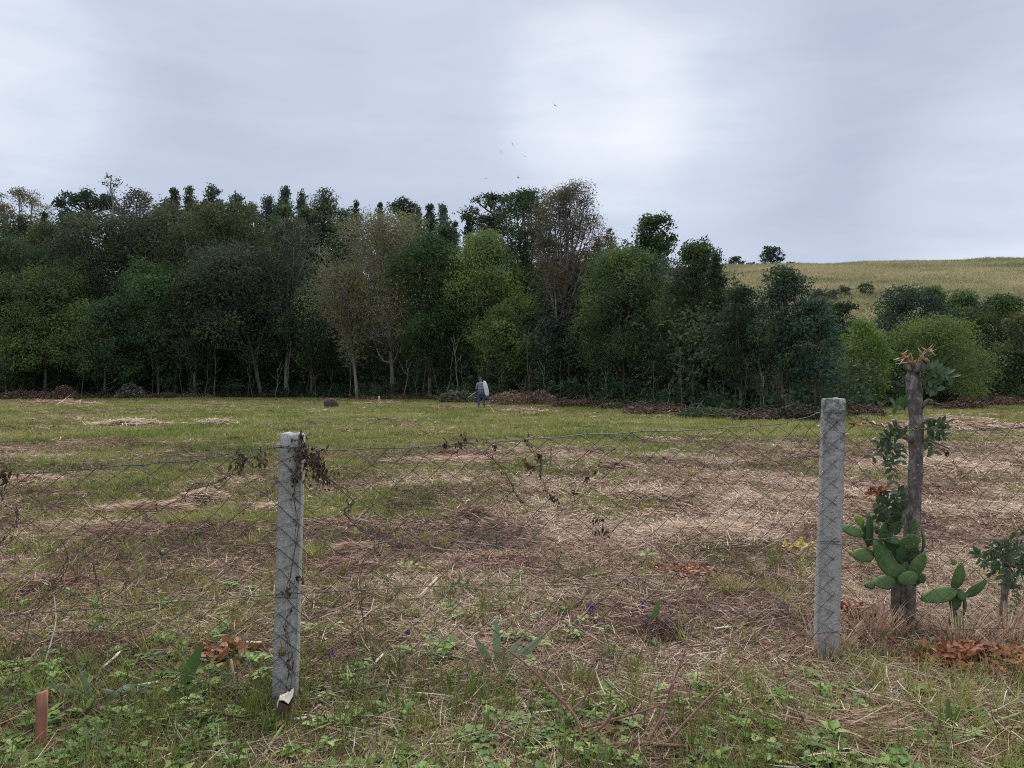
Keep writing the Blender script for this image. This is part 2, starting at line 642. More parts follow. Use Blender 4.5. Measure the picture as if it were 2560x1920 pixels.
# ------------------------------------------------------------------ scattering for stuff
def scatter(name, label, pts, rot, scl, tint, variants, cat):
    me = bpy.data.meshes.new(name)
    n = len(pts)
    me.vertices.add(n)
    me.vertices.foreach_set('co', np.asarray(pts, np.float32).ravel())
    for an, ty, data in (('rot', 'FLOAT_VECTOR', rot), ('scl', 'FLOAT', scl), ('tint', 'FLOAT', tint)):
        at = me.attributes.new(an, ty, 'POINT')
        at.data.foreach_set('vector' if ty == 'FLOAT_VECTOR' else 'value', np.asarray(data, np.float32).ravel())
    o = bpy.data.objects.new(name, me)
    COL.objects.link(o)
    src = bpy.data.collections.new(name + '_kinds')
    for k, vm in enumerate(variants):
        src.objects.link(bpy.data.objects.new(name + '_kind', vm))
    g = bpy.data.node_groups.new(name, 'GeometryNodeTree')
    g.interface.new_socket('Geometry', in_out='INPUT', socket_type='NodeSocketGeometry')
    g.interface.new_socket('Geometry', in_out='OUTPUT', socket_type='NodeSocketGeometry')
    N, L = g.nodes.new, g.links.new
    gi, go = N('NodeGroupInput'), N('NodeGroupOutput')
    ci = N('GeometryNodeCollectionInfo')
    ci.inputs['Collection'].default_value = src
    ci.inputs['Separate Children'].default_value = True
    ci.inputs['Reset Children'].default_value = True
    ip = N('GeometryNodeInstanceOnPoints')
    ip.inputs['Pick Instance'].default_value = True
    rn = N('FunctionNodeRandomValue')
    rn.data_type = 'INT'
    rn.inputs[4].default_value = 0
    rn.inputs[5].default_value = len(variants) - 1
    ar, asc = N('GeometryNodeInputNamedAttribute'), N('GeometryNodeInputNamedAttribute')
    ar.data_type = 'FLOAT_VECTOR'
    ar.inputs['Name'].default_value = 'rot'
    asc.inputs['Name'].default_value = 'scl'
    e2r = N('FunctionNodeEulerToRotation')
    L(ar.outputs[0], e2r.inputs[0])
    L(gi.outputs[0], ip.inputs['Points'])
    L(ci.outputs[0], ip.inputs['Instance'])
    L(rn.outputs[2], ip.inputs['Instance Index'])
    L(e2r.outputs[0], ip.inputs['Rotation'])
    L(asc.outputs[0], ip.inputs['Scale'])
    L(ip.outputs[0], go.inputs[0])
    md = o.modifiers.new('scatter', 'NODES')
    md.node_group = g
    return tag(o, label, cat, kind='stuff')


def tuft_mesh(seed, n, rad, L0, L1, W, lean, mat, seg=3, vr=(0.1, 0.9), flat=0.0, zr=0.0):
    """a tuft of blades; flat=1 gives straw lying on the ground"""
    r = rng_of(seed)
    a = r.uniform(0, 2 * np.pi, n)
    q = rad * np.sqrt(r.uniform(0, 1, n))
    base = np.stack([q * np.cos(a), q * np.sin(a), r.uniform(0, zr + 1e-6, n)], -1)
    b = r.uniform(0, 2 * np.pi, n)
    h = np.stack([np.cos(b), np.sin(b), np.zeros(n)], -1)
    up = np.array([0, 0, 1.0])
    if flat > 0:
        d = unit(h + up * r.normal(0, 0.10, n)[:, None] + up * 0.04)
        base = base - d * 0.05 * L1
        bend = np.stack([-np.sin(b), np.cos(b), np.zeros(n)], -1) * r.normal(0, 0.16, n)[:, None] + up * r.normal(0, 0.10, n)[:, None]
        s = unit(np.cross(d, up) + up * r.normal(0, 0.9, n)[:, None])
    else:
        d = unit(up + h * r.uniform(0.0, lean, n)[:, None])
        bend = h * r.uniform(0.0, 0.5, n)[:, None] - up * r.uniform(0, 0.25, n)[:, None]
        s = unit(np.cross(d, h) + 1e-4)
    mb = MB().blade(base, d, r.uniform(L0, L1, n), W * r.uniform(0.6, 1.3, n), bend, s, seg, r.uniform(*vr, n))
    return mb.mesh('tuft', MATS[mat])


leafy('straw', [(0, (0.060, 0.030, 0.024)), (0.25, (0.200, 0.100, 0.072)), (0.5, (0.40, 0.252, 0.172)), (0.75, (0.59, 0.438, 0.305)), (1, (0.73, 0.63, 0.50))], trans=0.12, jitter=0, tint=True, rough=0.6)
leafy('grass', [(0, (0.080, 0.110, 0.022)), (0.35, (0.170, 0.205, 0.040)), (0.65, (0.285, 0.305, 0.075)), (0.85, (0.40, 0.37, 0.13)), (1, (0.50, 0.41, 0.21))], trans=0.3, jitter=0, tint=True, rough=0.55)
leafy('herb', [(0, (0.055, 0.105, 0.022)), (0.4, (0.130, 0.230, 0.042)), (0.7, (0.225, 0.335, 0.075)), (1, (0.44, 0.45, 0.18))], trans=0.25, jitter=0, tint=True, rough=0.5)
leafy('hill_straw', [(0, (0.20, 0.225, 0.11)), (0.4, (0.35, 0.345, 0.19)), (0.7, (0.49, 0.425, 0.255)), (1, (0.56, 0.47, 0.30))], trans=0.15, jitter=0, tint=True, rough=0.8, spec=0.1)


def band(seed, n, y0, y1, power=1.0):
    """points over the part of the field that the camera and its near neighbours see"""
    r = rng_of(seed)
    y = y0 + (y1 - y0) * r.uniform(0, 1, n) ** power
    x = r.uniform(-1, 1, n) * (y * 0.74 + 1.6)
    return r, x, y


def field(name, label, seed, n, y0, y1, prob, variants, s0, s1, tint_f, cat, power=1.0, tilt=0.12):
    r, x, y = band(seed, n, y0, y1, power)
    keep = (r.uniform(0, 1, n) < prob(x, y)) & (y < edge(x) + 1.0)
    x, y = x[keep], y[keep]
    m = len(x)
    rot = np.stack([r.normal(0, tilt, m), r.normal(0, tilt, m), r.uniform(0, 6.283, m)], -1)
    return scatter(name, label, np.stack([x, y, gh(x, y) - 0.004], -1), rot, r.uniform(s0, s1, m), tint_f(x, y, r), variants, cat)


def dry(x, y):
    return np.clip(1.05 - 0.9 * greenness(x, y), 0.05, 1)


def patch(x, y, s, seed, lo=0.4, hi=0.65):
    return sstep(lo, hi, fbm(x, y, s, seed, 3))


def straw_tint(x, y, r):
    # the heaps in the middle and to the right are paler, those to the left more purple brown
    return (fbm(x, y, 1.1, 71, 3) - 0.5) * 1.25 + 0.11 * sstep(-0.6, 2.2, x) - 0.19 + r.normal(0, 0.10, len(x))


def green_tint(x, y, r):
    return (fbm(x, y, 1.6, 81, 3) - 0.5) * 0.9 + r.normal(0, 0.12, len(x)) + 0.05 * sstep(14, 24, y)


S_near = [tuft_mesh(100 + k, 46, 0.17, 0.06, 0.22, 0.0042, 0, 'straw', 3, (0.05, 0.95), 1, 0.035) for k in range(7)]
S_mid = [tuft_mesh(120 + k, 40, 0.22, 0.06, 0.19, 0.0085, 0, 'straw', 2, (0.1, 0.9), 1, 0.05) for k in range(5)]
S_far = [tuft_mesh(130 + k, 24, 0.30, 0.10, 0.30, 0.022, 0, 'straw', 1, (0.15, 0.85), 1, 0.05) for k in range(4)]
U_near = [tuft_mesh(140 + k, 22, 0.06, 0.03, 0.11, 0.0036, 0.9, 'straw', 2, (0.1, 0.85)) for k in range(4)]
U_mid = [tuft_mesh(145 + k, 26, 0.13, 0.03, 0.12, 0.0075, 0.9, 'straw', 1, (0.1, 0.9)) for k in range(4)]
g_near = [tuft_mesh(150 + k, 24, 0.06, 0.03, 0.115, 0.0045, 0.8, 'grass', 3, (0.1, 0.8)) for k in range(6)]
g_mid = [tuft_mesh(160 + k, 26, 0.11, 0.035, 0.12, 0.0085, 0.8, 'grass', 2, (0.15, 0.8)) for k in range(5)]
g_far = [tuft_mesh(170 + k, 22, 0.24, 0.05, 0.13, 0.022, 0.8, 'grass', 1, (0.2, 0.8)) for k in range(4)]

field('straw_litter', 'dry straw lying about the wire fence', 1, 15500, 2.3, 8.5, lambda x, y: np.clip(dry(x, y) + 0.25, 0, 1), S_near, 0.7, 1.25, straw_tint, 'straw', 1.25)
field('straw_litter', 'dry straw lying on the middle of the field', 2, 17000, 8.0, 20.0, lambda x, y: dry(x, y) * 0.95, S_mid, 0.7, 1.2, straw_tint, 'straw', 1.2)
field('straw_litter', 'dry straw strewn over the far field', 3, 15000, 19.0, 72.0, lambda x, y: np.clip(dry(x, y) * 0.6 - 0.06, 0, 1), S_far, 0.7, 1.3, straw_tint, 'straw', 1.2)
field('dry_stubble', 'short upright dry stubble around the fence', 4, 7000, 2.3, 12.0, lambda x, y: dry(x, y) * 0.7, U_near, 0.6, 1.3, straw_tint, 'stubble', 1.2)
field('dry_stubble', 'short upright dry stubble on the middle of the field', 14, 13000, 9.0, 24.0, lambda x, y: dry(x, y) * 0.8, U_mid, 0.6, 1.3, straw_tint, 'stubble', 1.2)
field('grass', 'short green grass around the fence posts', 5, 15000, 2.3, 9.0, lambda x, y: np.clip(greenness(x, y) * 1.15 - 0.18, 0, 1), g_near, 0.6, 1.35, green_tint, 'grass', 1.15)
field('grass', 'short green grass on the middle of the field', 6, 22000, 8.5, 21.0, lambda x, y: np.clip(greenness(x, y) * 1.2 - 0.2, 0, 1), g_mid, 0.6, 1.3, green_tint, 'grass', 1.15)
field('grass', 'short yellow green grass on the far field', 7, 52000, 20.0, 72.0, lambda x, y: np.clip(greenness(x, y) * 1.3 - 0.2, 0, 1), g_far, 0.6, 1.3, green_tint, 'grass', 1.15)


def hill_grass():
    r = rng_of(9)
    n = 42000
    y = r.uniform(95, 226, n)
    x = y * r.uniform(0.27, 0.82, n)
    var = [tuft_mesh(180 + k, 16, 0.9, 0.35, 1.0, 0.10, 0.6, 'hill_straw', 1, (0.2, 0.8)) for k in range(4)]
    rot = np.stack([r.normal(0, 0.1, n), r.normal(0, 0.1, n), r.uniform(0, 6.28, n)], -1)
    tint = (fbm(x * 0.35, y, 12, 91, 4) - 0.5) * 1.3 + (fbm(x * 0.5, y, 4, 92, 3) - 0.5) * 0.5
    scatter('hill_grass', 'tall pale yellow grass covering the hillside', np.stack([x, y, hill_h(x, y) - 0.1], -1), rot, r.uniform(0.6, 1.25, n), tint, var, 'grass')


hill_grass()

# ------------------------------------------------------------------ trees
def curve_path(a, b, r, lift=0.0, wob=0.0, n=6):
    a, b = np.asarray(a, float), np.asarray(b, float)
    t = np.linspace(0, 1, n)[:, None]
    mid = (a + b) / 2 + np.array([0, 0, lift]) + r.normal(0, wob, 3)
    p = (1 - t) ** 2 * a + 2 * t * (1 - t) * mid + t ** 2 * b
    k = r.normal(0, wob * 0.35, (n, 3)) * np.sin(t * np.pi)
    return p + k


def prof(kind, t):
    if kind == 'round':
        return np.sqrt(np.clip(1 - (2 * t - 1) ** 2, 0, 1)) ** 0.8
    if kind == 'dome':
        return np.sqrt(np.clip(1 - t ** 2.2, 0, 1)) * (0.72 + 0.28 * np.minimum(1, t * 3))
    if kind == 'euc':
        return np.clip((1.02 - t) ** 0.7 * 1.25, 0.10, 1) * (0.6 + 0.4 * np.minimum(1, t * 4))
    if kind == 'cone':
        return np.clip(1.02 - t, 0.06, 1)
    if kind == 'vase':
        return np.clip(0.25 + 1.0 * t, 0, 1) * np.sqrt(np.clip(1.03 - t ** 4, 0, 1))
    return np.ones_like(t)


def lobes_for(kind, H, cb, Rr, n, r, lf):
    out = []
    ch = H - cb
    n = int(n * max(1.0, (ch / (2.0 * Rr)) ** 0.85) * 1.4)
    for i in range(n):
        t = (i + r.uniform(0.1, 0.9)) / n
        if kind in ('round', 'dome', 'vase'):
            t = t ** 0.85
        pr = float(prof(kind, np.array(t)))
        rl = Rr * lf * r.uniform(0.8, 1.25) * (0.4 + 0.6 * pr)
        ang = i * 2.399 + r.uniform(-0.5, 0.5)
        rad = max(0.0, pr * Rr * 1.05 - rl * 0.55) * math.sqrt(r.uniform(0.15, 1))
        rz = rl * (1.5 if kind == 'euc' else 0.8)
        z = min(cb + t * ch, H - rz * 0.95)
        if r.uniform() < 0.22:
            rl, rz, rad = rl * 0.62, rz * 0.62, rad * 1.22
        out.append((rad * math.cos(ang), rad * math.sin(ang), z, rl, rz))
    if kind in ('euc', 'cone'):
        for k in range(5):
            q = Rr * (0.07 + 0.085 * k)
            out.append((r.normal(0, 0.05) * Rr * k, r.normal(0, 0.05) * Rr * k, H - Rr * (0.12 + 0.30 * k), q, Rr * 0.22))
        return out
    rl = Rr * lf * 0.7
    rz = rl * (1.6 if kind in ('euc', 'cone') else 0.85)
    out.append((r.normal(0, 0.08) * Rr, 0, H - rz, rl * (0.5 if kind in ('euc', 'cone') else 1), rz))
    return out


def spray_leaves(mb, lobes, nleaf, L, W, r, droop=0.3, sp=0.30, shell=0.5, per=8, z_min=None, vshift=0.0):
    wts = np.array([l[3] * max(l[3], l[4]) + 0.02 for l in lobes])
    wts = wts / wts.sum()
    tot = max(1, int(nleaf / per))
    for (lx, ly, lz, rl, rz), w in zip(lobes, wts):
        k = max(2, int(tot * w))
        d = unit(r.normal(0, 1, (k, 3)) + np.array([0, 0, 0.25]))
        q = shell + (1 - shell) * np.sqrt(r.uniform(0, 1, k))
        q = q * (1 + 0.22 * np.sin(d[:, 0] * 5 + lx * 3) * np.cos(d[:, 1] * 4 + lz))
        c = np.array([lx, ly, lz]) + d * q[:, None] * np.array([rl, rl, rz])
        tone = np.clip(0.42 + r.normal(0, 0.14) + r.normal(0, 0.09, k) + vshift, 0.02, 0.98)
        cc = np.repeat(c, per, 0) + r.normal(0, sp, (k * per, 3)) * np.array([1, 1, 0.7])
        dd = np.repeat(d, per, 0)
        ax = unit(r.normal(0, 1, (k * per, 3)) + dd * 0.8 - np.array([0, 0, droop * 2]))
        sd_ = unit(np.cross(ax, r.normal(0, 1, (k * per, 3))))
        vv = np.clip(np.repeat(tone, per) + r.normal(0, 0.07, k * per), 0, 1)
        if z_min is not None:
            ok = cc[:, 2] > z_min
            cc, ax, sd_, vv = cc[ok], ax[ok], sd_[ok], vv[ok]
        ls = r.uniform(0.75, 1.35)
        mb.slivers(cc, ax, sd_, L * ls * r.uniform(0.6, 1.35, len(cc)), W * ls * r.uniform(0.6, 1.3, len(cc)), vv)


TREE_SEED = [1000]


def tree(label, cx, top, wpx, d, kind='round', mat='mid', cbf=0.30, dens=1.0, leaf=3.2, nl=12, lf=0.46, bark='bark', twigs=0, base_px=None,
         lean=0.0, trunk_r=None, droop=0.3, name='broadleaf_tree', group=None, sp=None, ground=None, fork=False, deep=1.0, vshift=0.0, cat='tree', lsz=0.35):
    """a tree whose crown the photo shows at pixel column cx, top row and width, d metres away"""
    TREE_SEED[0] += 7
    r = rng_of(TREE_SEED[0])
    px_m = d / F
    leaf *= 0.74
    if kind in ('round', 'dome'):
        wpx *= 1.26 if d > 45 else 1.06
    bx = ((base_px if base_px is not None else cx) - 512) * px_m
    ox = (cx - 512) * px_m - bx
    g = gz(bx, d) if ground is None else ground
    H = EYE + (384 - top) * px_m - g
    Rr = wpx * px_m / 2
    cb = H * cbf * 0.72
    root = empty(name, (bx, d, g), label, cat, group)
    lobes = lobes_for(kind, H, cb + Rr * 0.15, Rr, nl, r, lf)
    lobes = [(x + ox * min(1, z / (0.6 * H)), y * deep, z, a, b) for x, y, z, a, b in lobes]
    # trunk
    tr = trunk_r or max(0.05, H * 0.0125)
    n = 9
    th = H * (0.86 if kind in ('euc', 'cone') else 0.62)
    zz = np.linspace(-0.15, th, n)
    tp = np.stack([ox * np.clip(zz / (0.6 * H), 0, 1) ** 1.3 + np.cumsum(r.normal(0, 0.045, n)) * H * 0.06, np.cumsum(r.normal(0, 0.04, n)) * H * 0.05, zz], -1)
    tp[0, :2] = 0
    trunk = MB().tube(tp, np.linspace(tr * 1.15, tr * 0.35, n), 7)
    limbs = MB()
    for i, (x, y, z, rl, rz) in enumerate(lobes):
        za = max(cb * 0.75, z * r.uniform(0.45, 0.7)) if kind not in ('euc', 'cone') else z * 0.92
        za = min(za, th * 0.97)
        a = np.array([np.interp(za, zz, tp[:, k]) for k in range(3)])
        p = curve_path(a, (x, y, z), r, lift=-0.08 * (z - za), wob=0.06 * Rr)
        r0 = tr * 0.5 * (0.6 if kind in ('euc', 'cone') else 1)
        limbs.tube(p, np.linspace(r0, r0 * 0.3, len(p)), 5)
        if twigs:
            for _ in range(int(twigs)):
                dr = unit(r.normal(0, 1, 3) + np.array([x, y, 0]) / (Rr + 0.01) * 0.8 + np.array([0, 0, 0.75]))
                k0 = p[r.integers(2, len(p))]
                e = k0 + dr * np.array([rl, rl, rz]) * r.uniform(0.7, 1.35)
                q = curve_path(k0, e, r, lift=0.05 * rl, wob=0.10 * rl, n=5)
                limbs.tube(q, np.linspace(r0 * 0.33, px_m * 0.14, 5), 3, cap=False)
                for _k in range(3):
                    s0 = q[r.integers(1, 4)]
                    e2 = s0 + unit(dr + r.normal(0, 0.55, 3) + np.array([0, 0, 0.2])) * rl * r.uniform(0.35, 0.7)
                    limbs.tube(curve_path(s0, e2, r, wob=0.05 * rl, n=4), np.linspace(px_m * 0.22, px_m * 0.10, 4), 3, cap=False)
    L = leaf * px_m
    area = wpx * (H - cb) / px_m * 0.75
    nleaf = dens * area * 7.0 / (leaf * leaf * 0.5)
    crown = MB()
    spray_leaves(crown, lobes, nleaf, L, L * 0.55, r, droop, sp or 0.055 * Rr + 0.06, z_min=0.25, vshift=vshift)
    trunk.build('trunk', MATS[bark], root, True)
    limbs.build('branches', MATS[bark], root, True)
    crown.build('crown', MATS[mat], root)
    return root


BACK = 'trees of the far row whose tops stand against the sky'
# front row, from the left edge of the photo to the right
tree('dark dense broadleaf tree cut by the left edge of the photo', 14, 238, 80, 75, 'round', 'dark', 0.2, 1.1)
tree('yellow green tree top just right of the dark tree at the left edge', 46, 222, 62, 82, 'dome', 'olive', 0.3, 0.9, vshift=0.12)
tree('feathery mid green tree low at the left of the wood', 45, 268, 92, 73, 'dome', 'mid', 0.10, 1.0, vshift=0.18, leaf=2.8)
tree('big grey green tree standing below the flat dark umbrella pine', 98, 211, 92, 79, 'round', 'grey', 0.25, 1.0, vshift=-0.06)
tree('reddish brown leafed tree top rising beside the umbrella pine', 139, 191, 58, 88, 'dome', 'russet', 0.35, 0.9, twigs=3, vshift=-0.05)
tree('olive tree with pale bare forked limbs left of the eucalyptus row', 168, 206, 66, 79, 'round', 'grey', 0.3, 0.75, twigs=6, bark='bark_pale', vshift=-0.05)
tree('vivid dark green tree in the middle of the left wood', 158, 262, 74, 73, 'round', 'vivid', 0.28, 1.1, leaf=3.4, vshift=-0.05)
tree('green shrubby tree with low drooping boughs near a curved white stem', 105, 300, 74, 71, 'dome', 'mid', 0.2, 0.8, twigs=3, vshift=-0.05)
tree('tall olive green tree under the row of eucalyptus tops', 222, 206, 84, 78, 'round', 'olive', 0.3, 0.95, twigs=4, bark='bark_pale', vshift=-0.05)
tree('dark grey leafed wide tree left of the bare white trunk', 238, 246, 104, 72, 'round', 'grey', 0.3, 1.0, base_px=262, twigs=4, vshift=-0.08)
tree('pale trunked half bare tree forking high above the left post', 291, 219, 68, 73, 'vase', 'grey', 0.42, 0.38, twigs=11, bark='bark_pale', base_px=286, leaf=2.6)
tree('smaller dark tree filling the gap below the pale half bare tree', 312, 285, 60, 71, 'dome', 'dark', 0.25, 0.9)
tree('wide airy khaki tree with fine bare twigs and pale forked trunk', 384, 214, 128, 67, 'dome', 'khaki', 0.34, 0.42, twigs=13, bark='bark_pale', base_px=393, leaf=2.5, nl=15, lf=0.36)
tree('smaller khaki tree with thin double trunk beside the wide airy one', 348, 268, 66, 65, 'vase', 'khaki', 0.36, 0.45, twigs=9, bark='bark_pale', base_px=357, leaf=2.5)
tree('dark green tree between the airy khaki tree and the bright green one', 430, 236, 62, 63, 'round', 'vivid', 0.15, 1.15, vshift=-0.05)
tree('bright green leafy tree behind the man', 488, 234, 86, 62, 'dome', 'bright', 0.28, 0.9, twigs=3, leaf=2.8)
tree('small bright green tree with arching limb above the man', 502, 306, 50, 57, 'dome', 'bright', 0.3, 0.9, twigs=2, vshift=-0.05)
tree('dark green leafy tree filling the left half of the tallest crown', 527, 190, 62, 66, 'round', 'dark', 0.35, 1.0, vshift=0.1)
tree('tallest half bare brown tree with two pale forking trunks', 570, 186, 96, 53.5, 'vase', 'russet', 0.45, 0.55, twigs=15, bark='bark_pale', base_px=553, nl=14, lf=0.34, leaf=2.6, vshift=0.05)
tree('dark dense tree right below the tallest half bare tree', 572, 262, 58, 61, 'round', 'dark', 0.15, 1.2)
tree('low glossy dark tree right of the man at the wood edge', 560, 318, 56, 53, 'dome', 'blue', 0.2, 1.0, leaf=3.8)
tree('thick creeper covered green tree with hanging tangles', 624, 248, 88, 48, 'dome', 'mid', 0.26, 1.15, leaf=3.0, twigs=3, bark='bark_dark')
tree('dense dark tree right of the creeper covered tree', 694, 244, 86, 42.5, 'dome', 'dark', 0.22, 1.1, leaf=3.2, bark='bark_dark', vshift=0.05)
tree('dark spiky topped tree where the wood drops toward the hill', 716, 254, 40, 40, 'cone', 'dark', 0.15, 1.2, lf=0.4, nl=16)
tree('small dark tree left of the rounded blue green tree', 740, 287, 46, 35, 'round', 'dark', 0.25, 1.0)
tree('rounded blue green tree with large glossy leaves near the right post', 783, 267, 66, 34, 'dome', 'blue', 0.30, 1.0, leaf=4.0, twigs=2, vshift=0.05, nl=16, lf=0.5)
tree('lower blue green tree sloping down right of the rounded one', 815, 300, 64, 33, 'dome', 'blue', 0.28, 1.0, leaf=3.8)
tree('bright lime green bush tree between dark trees near the right post', 864, 322, 52, 42, 'dome', 'lime', 0.06, 0.9, leaf=3.2, nl=22, lf=0.32, twigs=2)
tree('pale green rounded tree behind the lopped trunk', 936, 318, 92, 46, 'dome', 'bright', 0.12, 0.9, leaf=2.8, nl=26, lf=0.30, twigs=2, vshift=0.12)
tree('dark broad crown behind the pale green rounded tree', 908, 288, 78, 60, 'dome', 'blue', 0.2, 1.0, leaf=3.4, nl=20, lf=0.34, vshift=0.02)
tree('feathery bright topped tree at the foot of the hillside', 934, 286, 36, 63, 'vase', 'vivid', 0.3, 1.0, vshift=0.1)
tree('dark tree on the hill foot right of the feathery one', 965, 293, 56, 62, 'dome', 'mid', 0.2, 1.0, nl=18, lf=0.36)
tree('mid green tree at the far right below the hillside', 1002, 296, 64, 58, 'dome', 'mid', 0.15, 1.0, vshift=0.1, nl=20, lf=0.34)
tree('reddish olive tree cut by the right edge of the photo', 1022, 312, 40, 49, 'dome', 'olive', 0.25, 1.0, leaf=3.4, vshift=-0.1)
tree('small dark tree where hillside grass meets the wood', 838, 302, 36, 62, 'round', 'dark', 0.1, 1.0)
tree('low mid green tree between lime bush and blue green tree', 838, 340, 42, 45, 'dome', 'mid', 0.08, 1.0)
tree('low green tree at the right edge beside the lopped trunk', 995, 350, 70, 50, 'dome', 'mid', 0.06, 1.0)
tree('small leafy tree at the far left edge of the field', 6, 300, 50, 72, 'dome', 'vivid', 0.1, 1.0, vshift=0.05)
tree('grey green tree between the dark vivid tree and the wide grey one', 195, 275, 56, 71, 'dome', 'grey', 0.3, 0.8, twigs=4, vshift=-0.06)

# second row that closes the skyline
for cx, top, w, mt, lab in ((166, 204, 46, 'grey', 'grey green crown below the first eucalyptus tips'), (200, 202, 48, 'olive', 'olive crown filling the skyline below the third eucalyptus tip'), (252, 205, 44, 'grey', 'pale grey crown left of the sixth eucalyptus tip'),
                            (284, 204, 42, 'mid', 'mid green crown under the sixth eucalyptus tip'), (308, 206, 40, 'grey', 'soft grey crown under the seventh eucalyptus tip'), (345, 210, 46, 'dark', 'dark crown under the ragged pine'), (410, 214, 60, 'mid', 'mid green crown behind the airy khaki tree'),
                            (446, 224, 46, 'dark', 'dark crown under the last eucalyptus tips'), (76, 213, 60, 'dark', 'dark crown under the flat umbrella pine'), (20, 214, 60, 'grey', 'grey green crown under the airy umbrella tree')):
    tree(lab, cx, top, w, 87, 'dome', mt, 0.3, 0.75, leaf=3.0, group='crowns of the second row')

# far row against the sky
tree('airy pale umbrella tree top at the upper left edge', 22, 189, 64, 95, 'vase', 'khaki', 0.7, 0.30, twigs=8, bark='bark_pale', leaf=2.2, lf=0.3, nl=12, group=BACK)
for cx, top, w, lab in ((44, 212, 17, 'narrow dark conifer below the airy umbrella tree'), (63, 211, 24, 'wider dark conifer left of the flat umbrella pine')):
    tree(lab, cx, top, w, 92, 'cone', 'pine', 0.2, 1.2, name='conifer_tree', lf=0.6, group=BACK)
for k, (cx, top, w, dd, mt) in enumerate(((174, 188, 20, 100, 'euc'), (190, 187, 22, 101, 'euc'), (213, 186, 30, 98, 'euc'), (237, 194, 30, 96, 'euc'), (268, 197, 30, 99, 'euc'),
                                          (285, 187, 22, 102, 'euc'), (302, 191, 18, 100, 'euc'), (324, 190, 46, 90, 'grey'), (380, 203, 14, 100, 'euc'), (418, 209, 13, 98, 'euc'), (430, 204, 18, 99, 'euc'), (443, 205, 20, 97, 'euc'))):
    word = ('first', 'second', 'third', 'fourth', 'fifth', 'sixth', 'seventh', 'eighth', 'ninth', 'tenth', 'eleventh', 'twelfth')[k]
    lab = {7: 'broad dark eucalyptus crown at the end of the left row', 8: 'lone slender eucalyptus tip left of the small flat umbrella pine'}.get(k, word + ' eucalyptus tip from the left along the skyline')
    tree(lab, cx, top, w * 1.55, dd, 'euc', mt, 0.62, 1.1, name='eucalyptus_tree', droop=0.9, bark='bark_pale', lf=0.34, nl=15, group=BACK, vshift=-0.05 if k == 7 else 0.0)
for cx, top, w, lab in ((356, 200, 26, 'dark pine with ragged top right of the broad eucalyptus'), (455, 221, 24, 'low dark pine left of the tiered tree'), (469, 217, 24, 'second low dark pine left of the tiered tree')):
    tree(lab, cx, top, w, 93, 'cone', 'pine', 0.3, 0.9, name='pine_tree', lf=0.55, twigs=2, group=BACK)


def lobed_tree(label, name, base, d, lobes_px, mat, bark, leaf, dens, stem, group=BACK, limb=0.5, flat=0.5, ground=None, shell=0.35, trf=0.012):
    """a tree whose leaf cushions are listed one by one: (px, py, half width px, half height px, depth offset m)"""
    TREE_SEED[0] += 7
    r = rng_of(TREE_SEED[0])
    m = d / F
    bx = (base - 512) * m
    g = gz(bx, d) if ground is None else ground
    root = empty(name, (bx, d, g), label, 'tree', group)
    lob = [((x - base) * m, dy, EYE + (384 - y) * m - g, w * m, h * m) for x, y, w, h, dy in lobes_px]
    top = max(l[2] for l in lob)
    sp_ = np.array([[(x - base) * m, 0, EYE + (384 - y) * m - g] for x, y in stem])
    sp_ = np.concatenate([[[0, 0, -0.2]], sp_])
    tr = top * trf
    MB().tube(sp_, np.linspace(tr * 1.2, tr * 0.4, len(sp_)), 7).build('trunk', MATS[bark], root, True)
    lm = MB()
    cr = MB()
    for l in lob:
        zt = min(l[2] * (0.94 if limb < 0.6 else 0.8), sp_[-1, 2])
        a = np.array([np.interp(zt, sp_[:, 2], sp_[:, k]) for k in range(3)])
        p = curve_path(a, (l[0], l[1], l[2] - l[4] * 0.4), r, lift=-0.4 * m * 10 * flat, wob=0.15)
        lm.tube(p, np.linspace(tr * limb, tr * limb * 0.35, len(p)), 5)
    nleaf = dens * sum(w * h * 3.1 for _x, _y, w, h, _d in lobes_px) * 3 * 3 / (leaf * leaf * 0.5)
    spray_leaves(cr, lob, nleaf, leaf * m, leaf * m * 0.5, r, 0.0, leaf * m * 0.9, shell=shell)
    lm.build('branches', MATS[bark], root, True)
    cr.build('crown', MATS[mat], root)
    return root


lobed_tree('flat dark umbrella pine with upturned boughs on the left skyline', 'araucaria_tree', 88, 100,
           [(60, 205, 4, 4, 0), (66, 201, 5, 4, 1.5), (73, 198, 5, 4, -1), (80, 196, 5, 4, 1), (87, 196, 6, 4, 0), (94, 196, 5, 4, -1.5), (101, 197, 5, 4, 1), (108, 199, 5, 4, 0), (114, 203, 4, 4, -1),
            (69, 206, 5, 3, -2), (78, 203, 5, 3, 2), (86, 203, 5, 3, -2.5), (95, 203, 6, 3, 2.5), (104, 205, 5, 3, -2), (62, 211, 4, 3, 1), (110, 209, 4, 3, 1.5), (90, 199, 8, 4, 3), (74, 200, 6, 4, 3), (101, 201, 6, 4, 3)],
           'pine', 'bark_dark', 2.6, 1.3, [(88, 300), (88, 215), (88, 203)])
lobed_tree('small flat umbrella pine above the airy khaki tree', 'araucaria_tree', 403, 98,
           [(393, 207, 4, 4, 0), (398, 205, 5, 3.5, 1), (404, 204, 5, 3.5, -1), (410, 205, 5, 3.5, 1), (415, 208, 4, 3.5, 0), (400, 210, 6, 4, 0), (408, 211, 6, 4, 1.5), (395, 212, 4, 4, -1)],
           'pine', 'bark_dark', 2.6, 1.4, [(403, 300), (403, 218), (403, 208)])
